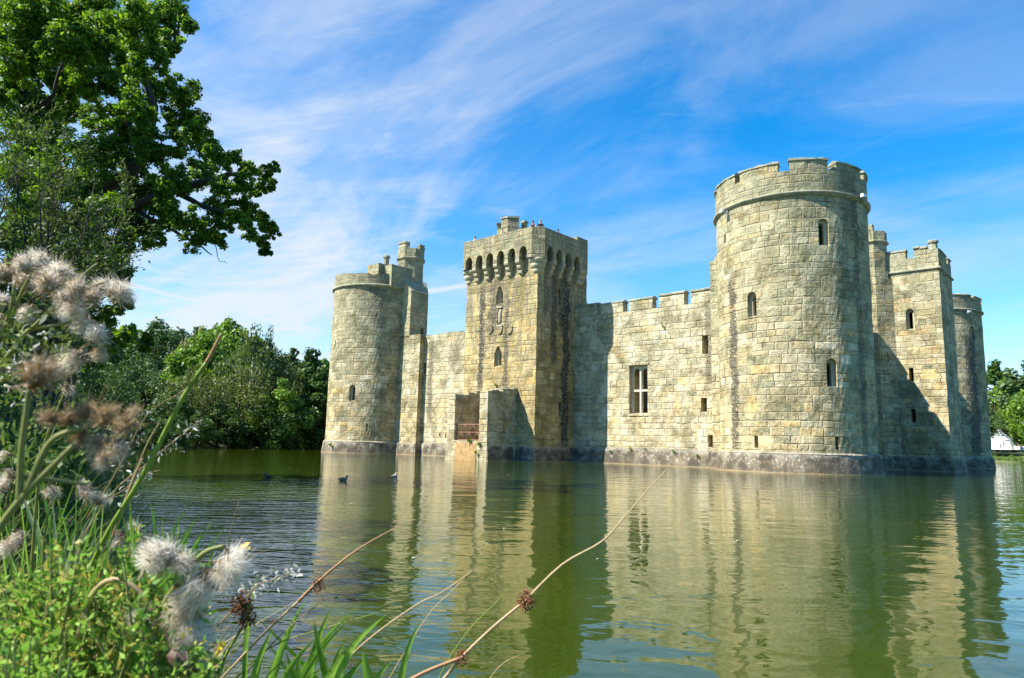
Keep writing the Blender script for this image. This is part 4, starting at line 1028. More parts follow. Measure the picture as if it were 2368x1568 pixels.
def make_tree(seed, kind, h=12.0, w=8.0, mat=L_MID, n=8500, leaf=.24):
    """a crown of uneven boughs over a tapered trunk with limbs"""
    r = random.Random(seed); root = empty(kind)
    cs, rs = [], []
    base = h*(.14 if kind != 'birch_tree' else .25)
    nb = 30
    for i in range(nb):
        t = (i+.5)/nb; z = base+(h-base)*t; prof = math.sin(min(1, (t*.92+.16))*PI)**.6
        if kind == 'conifer_tree': prof = (1-t)*.95+.05
        rr_ = w/2*prof*r.uniform(.45, 1.0); a = i*2.4+r.uniform(-.5,.5)
        cs.append((rr_*math.cos(a), rr_*math.sin(a), z+r.uniform(-.4,.4))); rs.append(w*r.uniform(.11,.19)*(.6+.4*prof))
    sub_c, sub_r = [], []
    for c, q in zip(cs, rs):
        for k in range(6):
            d = Vector((r.gauss(0,1), r.gauss(0,1), r.gauss(0,1))).normalized()
            sub_c.append((c[0]+d.x*q*.8, c[1]+d.y*q*.8, c[2]+d.z*q*.6)); sub_r.append(q*r.uniform(.35,.62))
    cc = cs+sub_c; rr2 = rs+sub_r
    wt = np.array([q*q for q in rr2]); wt = wt/wt.sum()*n
    if kind == 'birch_tree':
        v, f = leaf_cloud(cc, np.array(rr2)*.8, wt, leaf*.8, droop=1.6, seed=seed, aspect=.4, drop=.9)
    else: v, f = leaf_cloud(cc, rr2, wt, leaf, seed=seed)
    cr = link('crown', fast_mesh('crown', v, f), mat, root)
    tb = MB(); bark = PALEBARK if kind == 'birch_tree' else BARK
    tb.tube([(0,0,-.6),(.05,.02,h*.12),(-.1,.05,h*.35),(.08,-.04,h*.6),(0,0,h*.88)], [h*.028,h*.022,h*.017,h*.011,.03], 8)
    tk = tb.build('trunk', bark, root)
    for i in range(0, nb, 3):
        c = cs[i]; lb = MB(); z0 = max(h*.12, c[2]-h*.16)
        lb.tube([(0,0,z0), (c[0]*.45, c[1]*.45, z0+(c[2]-z0)*.35), (c[0], c[1], c[2])], [h*.009, h*.006, .02], 5); lb.build('limb', bark, root)
    return root
def kids(o): return [c for c in bpy.data.objects if c.parent == o]
def copy_thing(root, chs, loc, rz=0, sc=(1,1,1), mat=None):
    c = root.copy(); COL.objects.link(c); c.location = loc; c.rotation_euler = (0,0,rz); c.scale = sc
    for ch in chs:
        d = ch.copy(); COL.objects.link(d); d.parent = c
        if mat and ch.name.startswith('crown'):
            d.material_slots[0].link = 'OBJECT'; d.material_slots[0].material = mat
    return c
T_ROUND = make_tree(1, 'broadleaf_tree', 12, 9, L_MID); T_TALL = make_tree(2, 'broadleaf_tree', 12, 7, L_DEEP); T_WIDE = make_tree(3, 'broadleaf_tree', 12, 12, L_MID)
T_BIRCH = make_tree(4, 'birch_tree', 12, 8.0, L_BIRCH, 6000); T_BUSH = make_tree(5, 'broadleaf_tree', 12, 15, L_OLIVE, 6500, .22); T_CON = make_tree(6, 'conifer_tree', 12, 3.2, L_BLUE, 1800)
protos = {'round': T_ROUND, 'tall': T_TALL, 'wide': T_WIDE, 'birch': T_BIRCH, 'bush': T_BUSH, 'con': T_CON}
PK = {k: kids(v) for k, v in protos.items()}
used = set()
def put_tree(kind, px, top, depth, label, mat=None, wscale=1.0, group=None, cat='tree', basez=None):
    """a tree whose top stands at (px, top) of the picture, rooted on the ground at that depth"""
    p = at(px, top, depth); gz = ground_z(p.x, p.y)
    if basez is not None: gz = basez
    h = max(1.5, p.z-gz); s = h/12.4
    root = protos[kind]; sc = (s*wscale, s*wscale, s); rz = random.uniform(0, 6.28)
    if kind in used: o = copy_thing(root, PK[kind], (p.x, p.y, gz), rz, sc, mat)
    else:
        used.add(kind); o = root; o.location = (p.x, p.y, gz); o.rotation_euler = (0,0,rz); o.scale = sc
        if mat:
            for ch in PK[kind]:
                if ch.name.startswith('crown'): ch.data.materials[0] = ch.data.materials[0]; ch.material_slots[0].link = 'OBJECT'; ch.material_slots[0].material = mat
    tag(o, label, cat, group); return o
GL = 'trees on the far left bank'
far = [
 ('wide', 415, 764, 122, 'distant round crown filling the gap right of the blue-green tree', L_BLUE, 1.1),
 ('wide', 500, 760, 120, 'distant crown behind the tall bright green tree, left part', L_DEEP, 1.1),
 ('wide', 595, 782, 116, 'distant crown behind the drooping birch', L_MID, 1.1),
 ('wide', 668, 822, 110, 'distant crown behind the thin pointed tree', L_DEEP, 1.1),
 ('wide', 752, 836, 104, 'distant crown half hidden by the left round tower', L_DEEP, 1.1),
 ('wide', 365, 742, 112, 'dull blue-green tree highest at the left end of the wood', L_BLUE, 1.0),
 ('round', 300, 765, 105, 'dark tree behind the tip of the oak branches', L_DEEP, 1.0),
 ('round', 460, 760, 108, 'olive-brown topped tree left of the tallest green crown', L_OLIVE, .8),
 ('wide', 530, 741, 98, 'tall bright green tree in the middle of the left wood', L_MID, .9),
 ('round', 475, 775, 88, 'broad mid green tree below the tallest crown', L_MID, 1.1),
 ('birch', 590, 752, 84, 'drooping birch with hanging twigs in the left wood', L_BIRCH, 1.0),
 ('birch', 625, 755, 86, 'slender birch top with pendulous tips, right of the drooping birch', L_BLUE, .5),
 ('con', 680, 800, 92, 'thin pointed tree top standing out against the sky', L_BLUE, 1.2),
 ('birch', 655, 812, 86, 'pale green birch next to the thin pointed tree', L_OLIVE, 1.1),
 ('round', 720, 812, 92, 'dark round tree near the left round tower', L_DEEP, 1.0),
 ('tall', 750, 822, 96, 'bare-branched tree touching the left round tower in the view', L_MID, 1.0),
 ('tall', 735, 855, 86, 'tall deep green tree close beside the castle on the far bank', L_DEEP, 1.1),
 ('bush', 330, 815, 78, 'greyish green willow shrub at the left of the far bank', L_BLUE, .8),
 ('bush', 560, 855, 79, 'wide olive green bush in the middle of the far bank', L_OLIVE, .95),
 ('bush', 450, 850, 76, 'wide olive hawthorn bush left of the middle', L_OLIVE, .8),
 ('round', 655, 880, 80, 'bright green shrub right of the wide olive bush', L_MID, .9),
 ('wide', 400, 905, 72, 'low dark bush on the water edge at the left', L_DEEP, 1.1),
 ('wide', 510, 925, 75, 'low dark bush overhanging the water in the middle', L_DEEP, 1.1),
 ('wide', 610, 925, 78, 'low dark bush overhanging the water right of the middle', L_DEEP, 1.1),
 ('wide', 695, 915, 84, 'low dark bush overhanging the water next to the willow', L_DEEP, 1.1),
 ('birch', 745, 905, 89, 'weeping willow trailing to the water beside the left round tower', L_DEEP, .9),
 ('wide', 330, 950, 60, 'low dark scrub on the far bank just right of the fluffy thistle', L_DEEP, 1.3),
 ('wide', 400, 965, 66, 'low dark scrub hiding the shore left of the long rush', L_DEEP, 1.3),
 ('wide', 460, 955, 71, 'low dark scrub hiding the shore right of the long rush', L_DEEP, 1.3),
 ('wide', 560, 960, 78, 'low dark scrub between two overhanging bushes', L_DEEP, 1.3),
 ('wide', 660, 960, 83, 'low dark scrub close to the weeping willow', L_DEEP, 1.3),
 ('bush', 250, 850, 62, 'shaded bush on the far bank behind the grassy bank', L_DEEP, .8),
 ('bush', 150, 860, 50, 'shaded bush left of the far bank, nearest of the row', L_DEEP, .8),
 ('wide', 210, 745, 80, 'dark tree seen under the oak branches', L_DEEP, 1.0),
 ('wide', 60, 720, 60, 'dark tree filling the left edge behind the oak', L_DEEP, 1.0),
]
for k_, x, y, d, lb, mt, ws in far: put_tree(k_, x, y, d, lb, mt, ws, GL)
GR = 'trees beyond the right bank'
for k_, x, y, d, lb, mt, ws in [
 ('round', 2296, 838, 200, 'dark green tree rising just right of the farthest tower', L_DEEP, 1.0),
 ('wide', 2330, 872, 190, 'mid green tree behind the white tent', L_MID, .9),
 ('tall', 2390, 800, 182, 'tall loose tree cut by the right edge of the picture', L_BLUE, 1.1),
 ('round', 2356, 890, 186, 'light green tree leaning over the meadow by the tent', L_OLIVE, .95),
 ('round', 2296, 935, 190, 'yellowish tree between the farthest tower and the tent', L_OLIVE, .8),
 ('wide', 2420, 860, 170, 'broad green tree outside the right edge', L_MID, 1.0),
 ('wide', 2470, 850, 180, 'broad dark tree outside the right edge', L_DEEP, 1.0)]: put_tree(k_, x, y, d, lb, mt, ws, GR)
for i, x in enumerate((2300, 2318, 2338, 2358, 2385)):
    put_tree('bush', x, 1051+3*(i % 2), 158, 'low reed-like bush at the foot of the right bank, %s' % ('nearest the farthest tower','second from the farthest tower','below the white tent','below the white stall','at the picture edge')[i], L_MID, 1.0, 'bushes along the right bank', 'bush', basez=0.0)
for i, (x, y, h, lb) in enumerate(((-11.5, 4.0, 9.0, 'unseen tree added just outside the left edge to shade the weeds'), (-15, 8.5, 10.5, 'second unseen tree added outside the left edge for its shade'), (-13, 0, 9.5, 'unseen tree added for shade left of and behind the viewpoint'))):
    o = copy_thing(T_ROUND, PK['round'], (x, y, ground_z(x, y)), i*2.0, (h/12*1.05, h/12*1.05, h/12)); tag(o, lb, 'tree', 'unseen trees added to shade the near bank')  # out-of-view trees added to throw shade on the left water and weeds
# tree belts further round the moat (seen in reflections or from the side)
for i in range(9):
    a = R_(60-i*9); x, y = 40+150*math.sin(R_(-30+i*12)), 60+135*math.cos(R_(-30+i*12))
    o = copy_thing(T_WIDE if i % 2 else T_ROUND, PK['wide' if i % 2 else 'round'], (x, y, ground_z(x, y)), i, (1.1,1.1,1.1))
    tag(o, 'broad green tree far behind the castle in the tree belt', 'tree', 'tree belt behind the castle')
# ------------------------------------------------------------ the big oak on the left bank
# clumps of its crown: picture x, y, radius in picture px, depth
oak_c = []
def C_(x, y, r, d=20.0): oak_c.append((x, y, r, d))
# outline and inner masses
for x, y, r in [(20,30,70),(90,20,60),(150,70,60),(210,100,55),(270,90,50),(60,150,60),(150,170,55),(230,190,50),(300,170,45),(20,230,60),(90,260,60),(160,260,55),(260,250,45),(320,320,45),(230,380,55),(60,380,60),(150,420,60),(310,470,50),(380,450,45),(200,580,55),(60,480,60),(120,650,60),(250,590,40)]: C_(x, y, r, 20.8)
for x, y, r in [(410,18,40),(350,20,55),(440,58,26),(395,62,30),(350,85,45),(300,40,60),(240,60,60),(180,30,60),(110,40,60),(50,50,60),(10,100,60),(90,110,60),(160,110,55),(215,140,50),(285,125,45),(400,105,34),(370,135,30),(325,160,36),(255,190,34),(190,200,48),(120,190,50),(40,190,60),
                (385,190,34),(425,215,36),(350,215,38),(300,235,34),(445,262,36),(400,265,36),(340,280,40),(280,300,44),(220,280,36),(455,300,30),(478,330,34),(420,335,44),(360,345,46),(300,365,46),(500,365,34),(540,380,30),(575,392,26),(610,400,20),(635,388,14),(560,425,26),(595,440,22),(625,425,16),(520,430,34),(460,405,48),(400,420,50),(340,440,48),(280,430,44),
                (555,470,30),(585,490,26),(610,510,24),(630,535,20),(600,560,22),(612,580,14),(580,530,26),(545,505,26),(500,480,36),(470,530,34),(450,560,30),(500,555,24),(520,520,22),(430,500,40),(380,500,40),(350,545,36),(320,520,40),(290,560,34),(375,560,14),
                (240,350,44),(180,360,55),(110,330,60),(40,330,60),(40,430,65),(120,430,60),(200,440,55),(250,490,48),(180,520,55),(100,520,60),(30,540,60),(225,570,50),(150,600,50),(70,600,60),(270,620,38),(255,660,36),(285,650,20),(270,700,32),(230,640,40),(290,700,16),
                (300,770,26),(340,785,20),(330,800,18),(262,780,34),(220,820,40),(180,760,50),(100,700,60),(30,700,60),(240,740,36)]: C_(x, y, r)
rr = random.Random(11)
oak = empty('oak_tree', (at(150, 1000, 20).x, at(150, 1000, 20).y, ground_z(at(150, 1000, 20).x, at(150, 1000, 20).y)))
tag(oak, 'big spreading oak whose leafy boughs fill the top left of the view', 'tree')
ob_ = oak.location
def oleaf(n_per_area, size, seed, sel, shell=.2):
    cs, rs, ns = [], [], []
    q = random.Random(seed)
    for i, (x, y, r, d) in enumerate(oak_c):
        if not sel(i): continue
        dd = d+q.uniform(-2.6, 2.2); p = at(x, y, dd); R0 = r/FP*dd
        for k in range(17):      # each bough end is a bunch of small leafy sprays
            v = Vector((q.gauss(0,1), q.gauss(0,1), q.gauss(0,1))).normalized()*(q.random()**.5)*R0*.95
            cs.append(tuple(p+v-ob_)); s = R0*q.uniform(.25,.45); rs.append(s); ns.append(max(30, n_per_area*s*s))
    return leaf_cloud(cs, rs, ns, size, seed=seed, aspect=.5, shell=shell, flat=.8)
inn = [i for i, c in enumerate(oak_c)]
def rosette(v, f, seed):     # nothing more to do: the folded quads already read as leaves
    return v, f
v, f = merge([oleaf(2200, .062, 3, lambda i: True)])
link('crown', fast_mesh('crown', v, f), L_OAK, oak)
def oak_limb(pts, r0, r1, n=8, name='limb'):
    P = [at(x, y, d)-ob_ for x, y, d in pts]; k = len(P); Q = []
    for i in range(k-1):
        for t in (0, .33, .67): Q.append(P[i].lerp(P[i+1], t)+Vector((rr.uniform(-1,1), rr.uniform(-1,1), rr.uniform(-1,1)))*.05*(1 if i+t else 0))
    Q.append(P[-1]); m_ = len(Q); mb = MB(); mb.tube(Q, [r0+(r1-r0)*i/(m_-1) for i in range(m_)], n); mb.build(name, BARK, oak)
g0 = ground_z(ob_.x, ob_.y)
tb = MB(); T0 = Vector((0,0,-.5)); P1 = at(120, 760, 20.5)-ob_; P2 = at(100, 430, 20.5)-ob_; P3 = at(40, 120, 20.5)-ob_
tb.tube([T0, (0,0,.6), T0.lerp(P1,.6), P1, P1.lerp(P2,.5), P2, P2.lerp(P3,.5), P3], [.75,.55,.48,.42,.36,.26,.2,.1], 10); tb.build('trunk', BARK, oak)
oak_limb([(110,600,20.5),(190,560,20.3),(300,480,20),(400,440,19.6),(470,420,19.4),(560,400,19),(630,392,18.8)], .22, .02)
oak_limb([(110,560,20.5),(240,440,20.2),(300,400,20),(330,370,20),(360,250,20),(340,180,20),(400,90,20),(440,40,20)], .24, .02)
oak_limb([(330,370,20),(400,352,19.8),(450,310,19.6)], .10, .015, 6)
oak_limb([(330,370,20),(300,290,20),(260,180,20),(230,90,20),(210,20,20)], .11, .02, 6)
oak_limb([(400,440,19.6),(470,480,19.4),(540,500,19.2),(600,560,19)], .09, .01, 6)
oak_limb([(190,560,20.3),(280,600,20.4),(270,700,20.5)], .10, .02, 6)
oak_limb([(300,480,20),(380,520,19.8),(450,560,19.6),(490,590,19.6)], .08, .01, 6)
oak_limb([(495,560,19.5),(505,598,19.5),(525,610,19.5)], .012, .006, 4)
oak_limb([(100,430,20.5),(60,330,20.5),(40,230,20.5),(20,120,20.5)], .16, .04, 6)
oak_limb([(70,300,20.5),(120,220,20.5),(160,90,20.5)], .09, .02, 6)
oak_limb([(100,700,20.5),(200,760,20.3),(300,780,20),(345,800,19.8)], .10, .01, 6)
# ------------------------------------------------------------ willow sapling, nearer
wp = at(60, 1040, 9.0); wg = ground_z(wp.x, wp.y)
wil = empty('willow_sapling', (wp.x, wp.y, wg)); tag(wil, 'bushy grey-green willow with narrow leaves in front of the oak', 'tree')
q = random.Random(5); cs, rs = [], []; W_ = Vector((wp.x, wp.y, wg)); tb = MB(); tips = []
tops = [(20,300),(60,270),(110,290),(150,300),(185,345),(220,420),(250,470),(300,440),(170,380),(90,340),(40,380),(10,430),(120,440),(200,500),(270,540),(300,560),(60,500),(140,560),(220,600),(30,580),(100,640),(180,660),(240,520),(20,680),(130,700)]
LV, LF = [], []; nv = 0; rg = np.random.default_rng(8)
for (x, y) in tops:
    d = 9+q.uniform(-1.2, 1.2); tip = at(x, y, d)-W_; root_ = Vector((q.uniform(-.2,.2), q.uniform(-.2,.2), -.2)); mid = root_.lerp(tip, .55)+Vector((q.uniform(-.3,.3)-.2, q.uniform(-.3,.3), .1))
    pts = [root_.lerp(mid, t) for t in (0,.5)]+[mid.lerp(tip, t) for t in (0,.5,1)]
    tb.tube(pts, [.035,.028,.018,.010,.004], 5)
    for k in range(16):        # side twigs set with narrow leaves
        t = q.uniform(.45, 1.0); b = mid.lerp(tip, (t-.45)/.55) if t > .45 else mid
        dirv = ((tip-mid).normalized()*.9+Vector((q.gauss(0,1), q.gauss(0,1), q.gauss(0,.6)))*.55).normalized(); L = q.uniform(.25,.6)
        tb.tube([b, b+dirv*L], [.006,.002], 3, cap=False)
        for j in range(34):
            c = b+dirv*L*q.random()*1.05; nd = (dirv*.8+Vector((q.gauss(0,1), q.gauss(0,1), q.gauss(0,1)))*.6).normalized(); l = q.uniform(.045,.075)
            sd = nd.cross(Vector((q.gauss(0,1), q.gauss(0,1), q.gauss(0,1)))).normalized()*l*.17
            c += Vector((q.gauss(0,1), q.gauss(0,1), q.gauss(0,1)))*.03
            LV += [c, c+nd*l*.5+sd, c+nd*l, c+nd*l*.5-sd]; LF.append((nv,nv+1,nv+2,nv+3)); nv += 4
link('crown', fast_mesh('crown', np.array([tuple(v) for v in LV]), LF), L_WILLOW, wil)
tb.build('stems', BARK, wil)

# ------------------------------------------------------------ scraps floating on the moat
q = random.Random(77); M_SCR = simple('pale_leaf_scrap', (.50,.52,.34), .7)
for i in range(22):
    y = q.uniform(5, 34); x = q.uniform(-.3, .62)*y; s = q.uniform(.012,.03)*(1+y*.03)
    mb = MB(); n = 7; ol = [(s*math.cos(2*PI*k/n)*q.uniform(.6,1.2), s*.6*math.sin(2*PI*k/n)*q.uniform(.6,1.2)) for k in range(n)]
    mb.prism(ol, 0, .004); o = mb.build('floating_leaf', M_SCR); o.location = (x, y, .003); o.rotation_euler = (0,0,q.uniform(0,6)); tag(o, 'tiny pale leaf scrap floating on the open green water', 'leaf', 'leaf scraps floating on the moat')
# ------------------------------------------------------------ tent, stall and visitors on the far meadow
M_CANVAS = simple('white_canvas', (.78,.76,.70), .8, var=.05)
tp = at(2312, 1036, 172); tz = ground_z(tp.x, tp.y)
tz = max(tz, at(2312, 1037, 172).z)
def gz_at(px, py, d): p = at(px, py, d); return Vector((p.x, p.y, p.z))
tent = empty('tent', (tp.x, tp.y, tz)); tag(tent, 'cream canvas pavilion tent on the meadow beyond the moat', 'tent')
mb = MB(); mb.prism([(3.3*math.cos(2*PI*i/14), 3.3*math.sin(2*PI*i/14)) for i in range(14)], -.3, 2.2, pts2=[(2.5*math.cos(2*PI*i/14), 2.5*math.sin(2*PI*i/14)) for i in range(14)]); mb.build('tent_wall', M_CANVAS, tent)
mb = MB(); mb.prism([(2.7*math.cos(2*PI*i/14), 2.7*math.sin(2*PI*i/14)) for i in range(14)], 2.1, 4.6, pts2=[(.12*math.cos(2*PI*i/14), .12*math.sin(2*PI*i/14)) for i in range(14)]); mb.build('tent_roof', M_CANVAS, tent)
mb = MB()
for i in range(14): a = 2*PI*i/14; mb.tube([(2.6*math.cos(a), 2.6*math.sin(a), 2.2), (5.0*math.cos(a), 5.0*math.sin(a), -.2)], .03, 3)
mb.build('guy_ropes', M_CANVAS, tent)
mb = MB(); mb.tube([(0,0,4.5),(0,0,5.3)], .06, 5); mb.build('pole', BARK, tent)
# meadow shoulder that carries the tent
sp = at(2352, 1036, 160); stall = empty('stall', tuple(gz_at(2356, 1040, 160)), .5); stall.scale = (.6,.6,.7); tag(stall, 'small white cloth-sided stall right of the tent', 'stall')
mb = MB(); mb.box(-1.6, 1.6, -1, 1, 0, .9); mb.build('cloth_side', M_CANVAS, stall)
mb = MB(); mb.box(-1.7, -1.2, -1.05, 1.05, 0.902, 1.15); mb.box(1.2, 1.7, -1.05, 1.05, 0.902, 1.15); mb.box(-.2, .5, -1.05, 1.05, 0.902, 1.1); mb.build('cloth_top', M_CANVAS, stall)
MG = simple('mown_grass', (.16,.17,.06), 1.0, var=.3, scale=.4)
for (px, py, d, lb, tp_, hr) in ((2321,1036,162,'person in dark clothes standing in front of the tent',(.03,.03,.06),(.03,.02,.02)), (2313,1038,162,'child in dark clothes beside the person in front of the tent',(.05,.05,.09),(.05,.03,.02)), (2361,1046,156,'person in black standing by the white stall',(.02,.02,.03),(.03,.02,.02))):
    person(tuple(gz_at(px, py, d)), .5, lb, tp_, hr, arms='down', height=1.2 if 'child' in lb else 1.72)
# ------------------------------------------------------------ plants of the near bank
def plant_mat(name, c0, c1, trans=.25, rough=.55, spec=.3):
    m, g, out = new_mat(name)
    r = g.n('ShaderNodeNewGeometry').outputs['Random Per Island']; P = g.n('ShaderNodeTexCoord').outputs['Object']
    C = g.mix(r, c0, c1); C = g.mix(g.ss(g.noise(P, 40, 3), .45, .65, 0, .35), C, tuple(x*.7 for x in c0))
    b = g.n('ShaderNodeBsdfPrincipled', ins={'Base Color': C, 'Roughness': rough}); b.inputs['Specular IOR Level'].default_value = spec
    t = g.n('ShaderNodeBsdfTranslucent', ins={'Color': C})
    g.put(out.inputs[0], g.n('ShaderNodeMixShader', ins={0: trans, 1: b.outputs[0], 2: t.outputs[0]}).outputs[0]); return m
P_STEM = plant_mat('green_stem', (.16,.20,.05), (.26,.25,.08), .1)
P_RUSH = plant_mat('rush_green', (.17,.26,.04), (.24,.32,.05), .15)
P_BLADE = plant_mat('sedge_blade', (.14,.34,.025), (.34,.54,.08), .5)
P_GRASS = plant_mat('rough_grass', (.06,.12,.015), (.20,.25,.05), .35)
P_STRAW = plant_mat('dry_straw', (.42,.30,.15), (.55,.42,.24), .2)
P_FLUFF = plant_mat('seed_down', (.92,.87,.76), (.97,.95,.88), .65, .9, .05)
P_FLUFB = plant_mat('brown_seed_down', (.30,.19,.08), (.62,.46,.26), .35, .9, .05)
P_BRACT = plant_mat('dry_bract', (.13,.07,.025), (.50,.34,.17), .2)
P_RUSTY = plant_mat('rush_seed', (.13,.045,.02), (.26,.10,.035), .05)
P_SHRUB = plant_mat('ragwort_leaf', (.12,.30,.025), (.32,.50,.08), .4)
P_YGR = plant_mat('yellowing_leaf', (.34,.34,.05), (.50,.42,.10), .4)
P_TIP = plant_mat('brown_tip', (.38,.20,.09), (.42,.24,.12), .1)
P_PALE = plant_mat('withered_leaf', (.22,.25,.18), (.62,.62,.54), .3)
P_YEL = plant_mat('yellow_petal', (.75,.55,.03), (.8,.6,.05), .3)
P_PINK = plant_mat('magenta_petal', (.45,.06,.30), (.55,.10,.38), .3)

def strips(n, fn):
    """n thin tapering strips; fn(i) -> list of points, width"""
    V, F = [], []; o = 0
    for i in range(n):
        pts, w, side = fn(i); k = len(pts)
        for j, p in enumerate(pts):
            ww = w*(1-j/(k-1))**.7 if j else w*.7
            V += [p-side*ww, p+side*ww]
        for j in range(k-1): F.append((o+2*j, o+2*j+1, o+2*j+3, o+2*j+2))
        o += 2*k
    return V, F
def vmesh(name, V, F, mats, parent, smooth=False, mi=None):
    return link(name, fast_mesh(name, np.array([tuple(v) for v in V]), np.array(F), smooth, mi), mats, parent)
def g3(r): return Vector((r.gauss(0,1), r.gauss(0,1), r.gauss(0,1)))
def fluff(parent, p, ax, R, n=420, seed=0, brown=.25, spread=1.0, base=True, tuft=None):
    """a thistle seed head: cup of dry bracts with a burst of down around axis ax"""
    r = random.Random(seed); ax = ax.normalized()
    # the down leaves in a few matted tufts rather than one even ball
    nt_ = tuft or 7
    T = [(ax*.9+g3(r)*.65*spread).normalized() for _ in range(nt_)]; Ls = [r.uniform(.6,1.15) for _ in range(nt_)]
    def hair(i):
        k = r.randrange(nt_); d = (T[k]*1.5+g3(r)*.36*spread).normalized(); L = R*Ls[k]*r.uniform(.45,.95)
        c = (g3(r)*.35+Vector((0,0,-.25)))*L; s = p+(ax*.25+g3(r)*.20)*R
        side = d.cross(g3(r)).normalized()
        return [s, s+d*L*.4, s+d*L*.75+c*.18, s+d*L+c*.55], R*.010, side
    V, F = strips(n, hair)
    m = [1 if r.random() < brown else 0 for i in range(n) for _ in range(3)]
    h = vmesh('seed_head', V, F, [P_FLUFF, P_FLUFB], parent, False, m)
    if brown > .1:
        nb = int(14+brown*110)
        def floret(i):
            d = (ax*.5+g3(r)*.8).normalized(); s = p+(ax*.1+g3(r)*.22)*R; L = R*r.uniform(.35,.8); c = g3(r)*L*.35
            return [s, s+d*L*.45+c*.5, s+d*L*.8+c, s+d*L*.9+c*1.5], R*r.uniform(.03,.065), d.cross(g3(r)).normalized()
        V, F = strips(nb, floret); vmesh('dry_floret', V, F, P_BRACT, h)
    if base:
        def bract(i):
            a = 2*PI*r.random(); e1 = ax.orthogonal().normalized(); e2 = ax.cross(e1); rad = e1*math.cos(a)+e2*math.sin(a); t = r.random()
            s = p-ax*R*.30*(1-t*.6)+rad*R*.07
            return [s, s+(ax*.4+rad*.8)*R*.18, s+(ax*.9+rad*1.0)*R*r.uniform(.28,.5)], R*.05, ax.cross(rad).normalized()
        V, F = strips(60, bract); vmesh('bract', V, F, P_BRACT, h)
        mb = MB(); mb.tube([p-ax*R*.42, p-ax*R*.3, p-ax*R*.12, p+ax*R*.04], [R*.05, R*.15, R*.20, R*.10], 8); mb.build('cup', P_BRACT, h)
    return h
def stemp(parent, pts, r0, r1, mat=None, name='stem', n=6):
    P = [at(*q) for q in pts]-np.array([0]) if False else [at(*q) for q in pts]
    Q = []
    for i in range(len(P)-1):     # Catmull-Rom through the points
        p0, p1, p2, p3 = P[max(i-1,0)], P[i], P[i+1], P[min(i+2, len(P)-1)]
        for t in (0,.25,.5,.75): Q.append(.5*((2*p1)+(p2-p0)*t+(2*p0-5*p1+4*p2-p3)*t*t+(3*p1-p0-3*p2+p3)*t**3))
    Q.append(P[-1]); k = len(Q); off = parent.location
    mb = MB(); mb.tube([q-off for q in Q], [r0+(r1-r0)*i/(k-1) for i in range(k)], n); return mb.build(name, mat or P_STEM, parent)
def pin(px, py, d, name, label, cat, group=None):
    """an Empty on the bank below the plant"""
    p = at(px, py, d); e = empty(name, (p.x, p.y, max(-.25, ground_z(p.x, p.y)))); return tag(e, label, cat, group)
def spiny_leaf(parent, p, d, L, mat, seed, name='leaf'):
    r = random.Random(seed); side = d.cross(Vector((0,0,1))).normalized(); up = side.cross(d); V, F = [], []; k = 7
    for i in range(k):
        t = i/(k-1); w = L*.16*math.sin(PI*min(1, t*.9+.1))*(1.4 if i % 2 else .6); c = p+d*L*t+Vector((0,0,-L*.35*t*t))
        V += [c-side*w+up*w*.4, c, c+side*w+up*w*.4]
    for i in range(k-1): F += [(3*i,3*i+1,3*i+4,3*i+3),(3*i+1,3*i+2,3*i+5,3*i+4)]
    return V, F

# --- tall thistle gone to seed, upper left
th = pin(-60, 1700, 1.0, 'thistle', 'tall thistle with a crowd of white fluffy seed heads at the left edge', 'thistle')
o_ = th.location
stemp(th, [(-60,1700,1.0),(-50,1000,.85),(30,810,.82),(100,735,.80),(190,640,.80),(225,610,.80)], 0.0036, 0.0015)
stemp(th, [(100,735,.80),(150,700,.8),(200,668,.8),(250,650,.8)], 0.0018, 0.0011)
stemp(th, [(-20,870,.84),(40,700,.82),(70,640,.8)], 0.0024, 0.0015)
stemp(th, [(60,765,.81),(160,745,.80),(200,715,.8),(225,705,.8)], 0.0018, 0.0011)
stemp(th, [(-20,820,.84),(20,730,.82),(35,650,.82)], 0.0024, 0.0015)
stemp(th, [(-40,910,.84),(60,850,.83),(140,820,.82),(190,815,.82)], 0.0018, 0.0009)
hd = [(15,640,34,-.5,.6),(60,622,34,-.2,.9),(95,612,36,.1,1),(130,640,38,.3,.7),(60,660,34,-.3,.5),(110,665,36,.2,.3),(140,690,34,.4,0),(70,715,34,-.3,-.6),(165,705,32,.2,-.5),(190,735,36,.1,-.9),(175,680,34,.3,.5),(210,690,30,.4,.3),(235,665,32,.9,.4),(262,678,40,1,.2),(5,740,30,-.6,-.6),(215,785,36,.6,.5),(185,822,44,-.5,-.6),(10,700,30,-.6,.2),(228,812,22,.6,-1),(150,700,30,0,-.8)]
for i, (x, y, r_, ax, az_) in enumerate(hd):
    fluff(th, at(x, y, .80+.03*((i*7) % 5-2))-o_, CR*ax+CU*az_-CF*.25, r_/FP*.80*1.0, 1300, i, .6 if i in (0,4,5,10,11,18) else .32)
LVs, LFs, ob2 = [], [], 0; q = random.Random(3)
def dead_leaves(parent, spots, n, L, mat, seed, name='leaves', depth=.82):
    q = random.Random(seed); V, F = [], []; o = 0
    for (x, y, sp_) in spots:
        for k in range(n):
            c = at(x+q.gauss(0, sp_), y+q.gauss(0, sp_), depth+q.uniform(-.06,.06))-parent.location; d = g3(q).normalized(); s = d.cross(g3(q)).normalized(); l = L*q.uniform(.5,1.3)
            b = d.cross(s)
            pts = [c, c+d*l*.4+b*l*.12, c+d*l*.8-b*l*.05, c+d*l+b*l*.2]
            for j, p in enumerate(pts):
                w = l*(.08,.15,.10,.01)[j]; V += [p-s*w, p+s*w]
            for j in range(3): F.append((o+2*j,o+2*j+1,o+2*j+3,o+2*j+2))
            o += 8
    return vmesh(name, V, F, mat, parent)
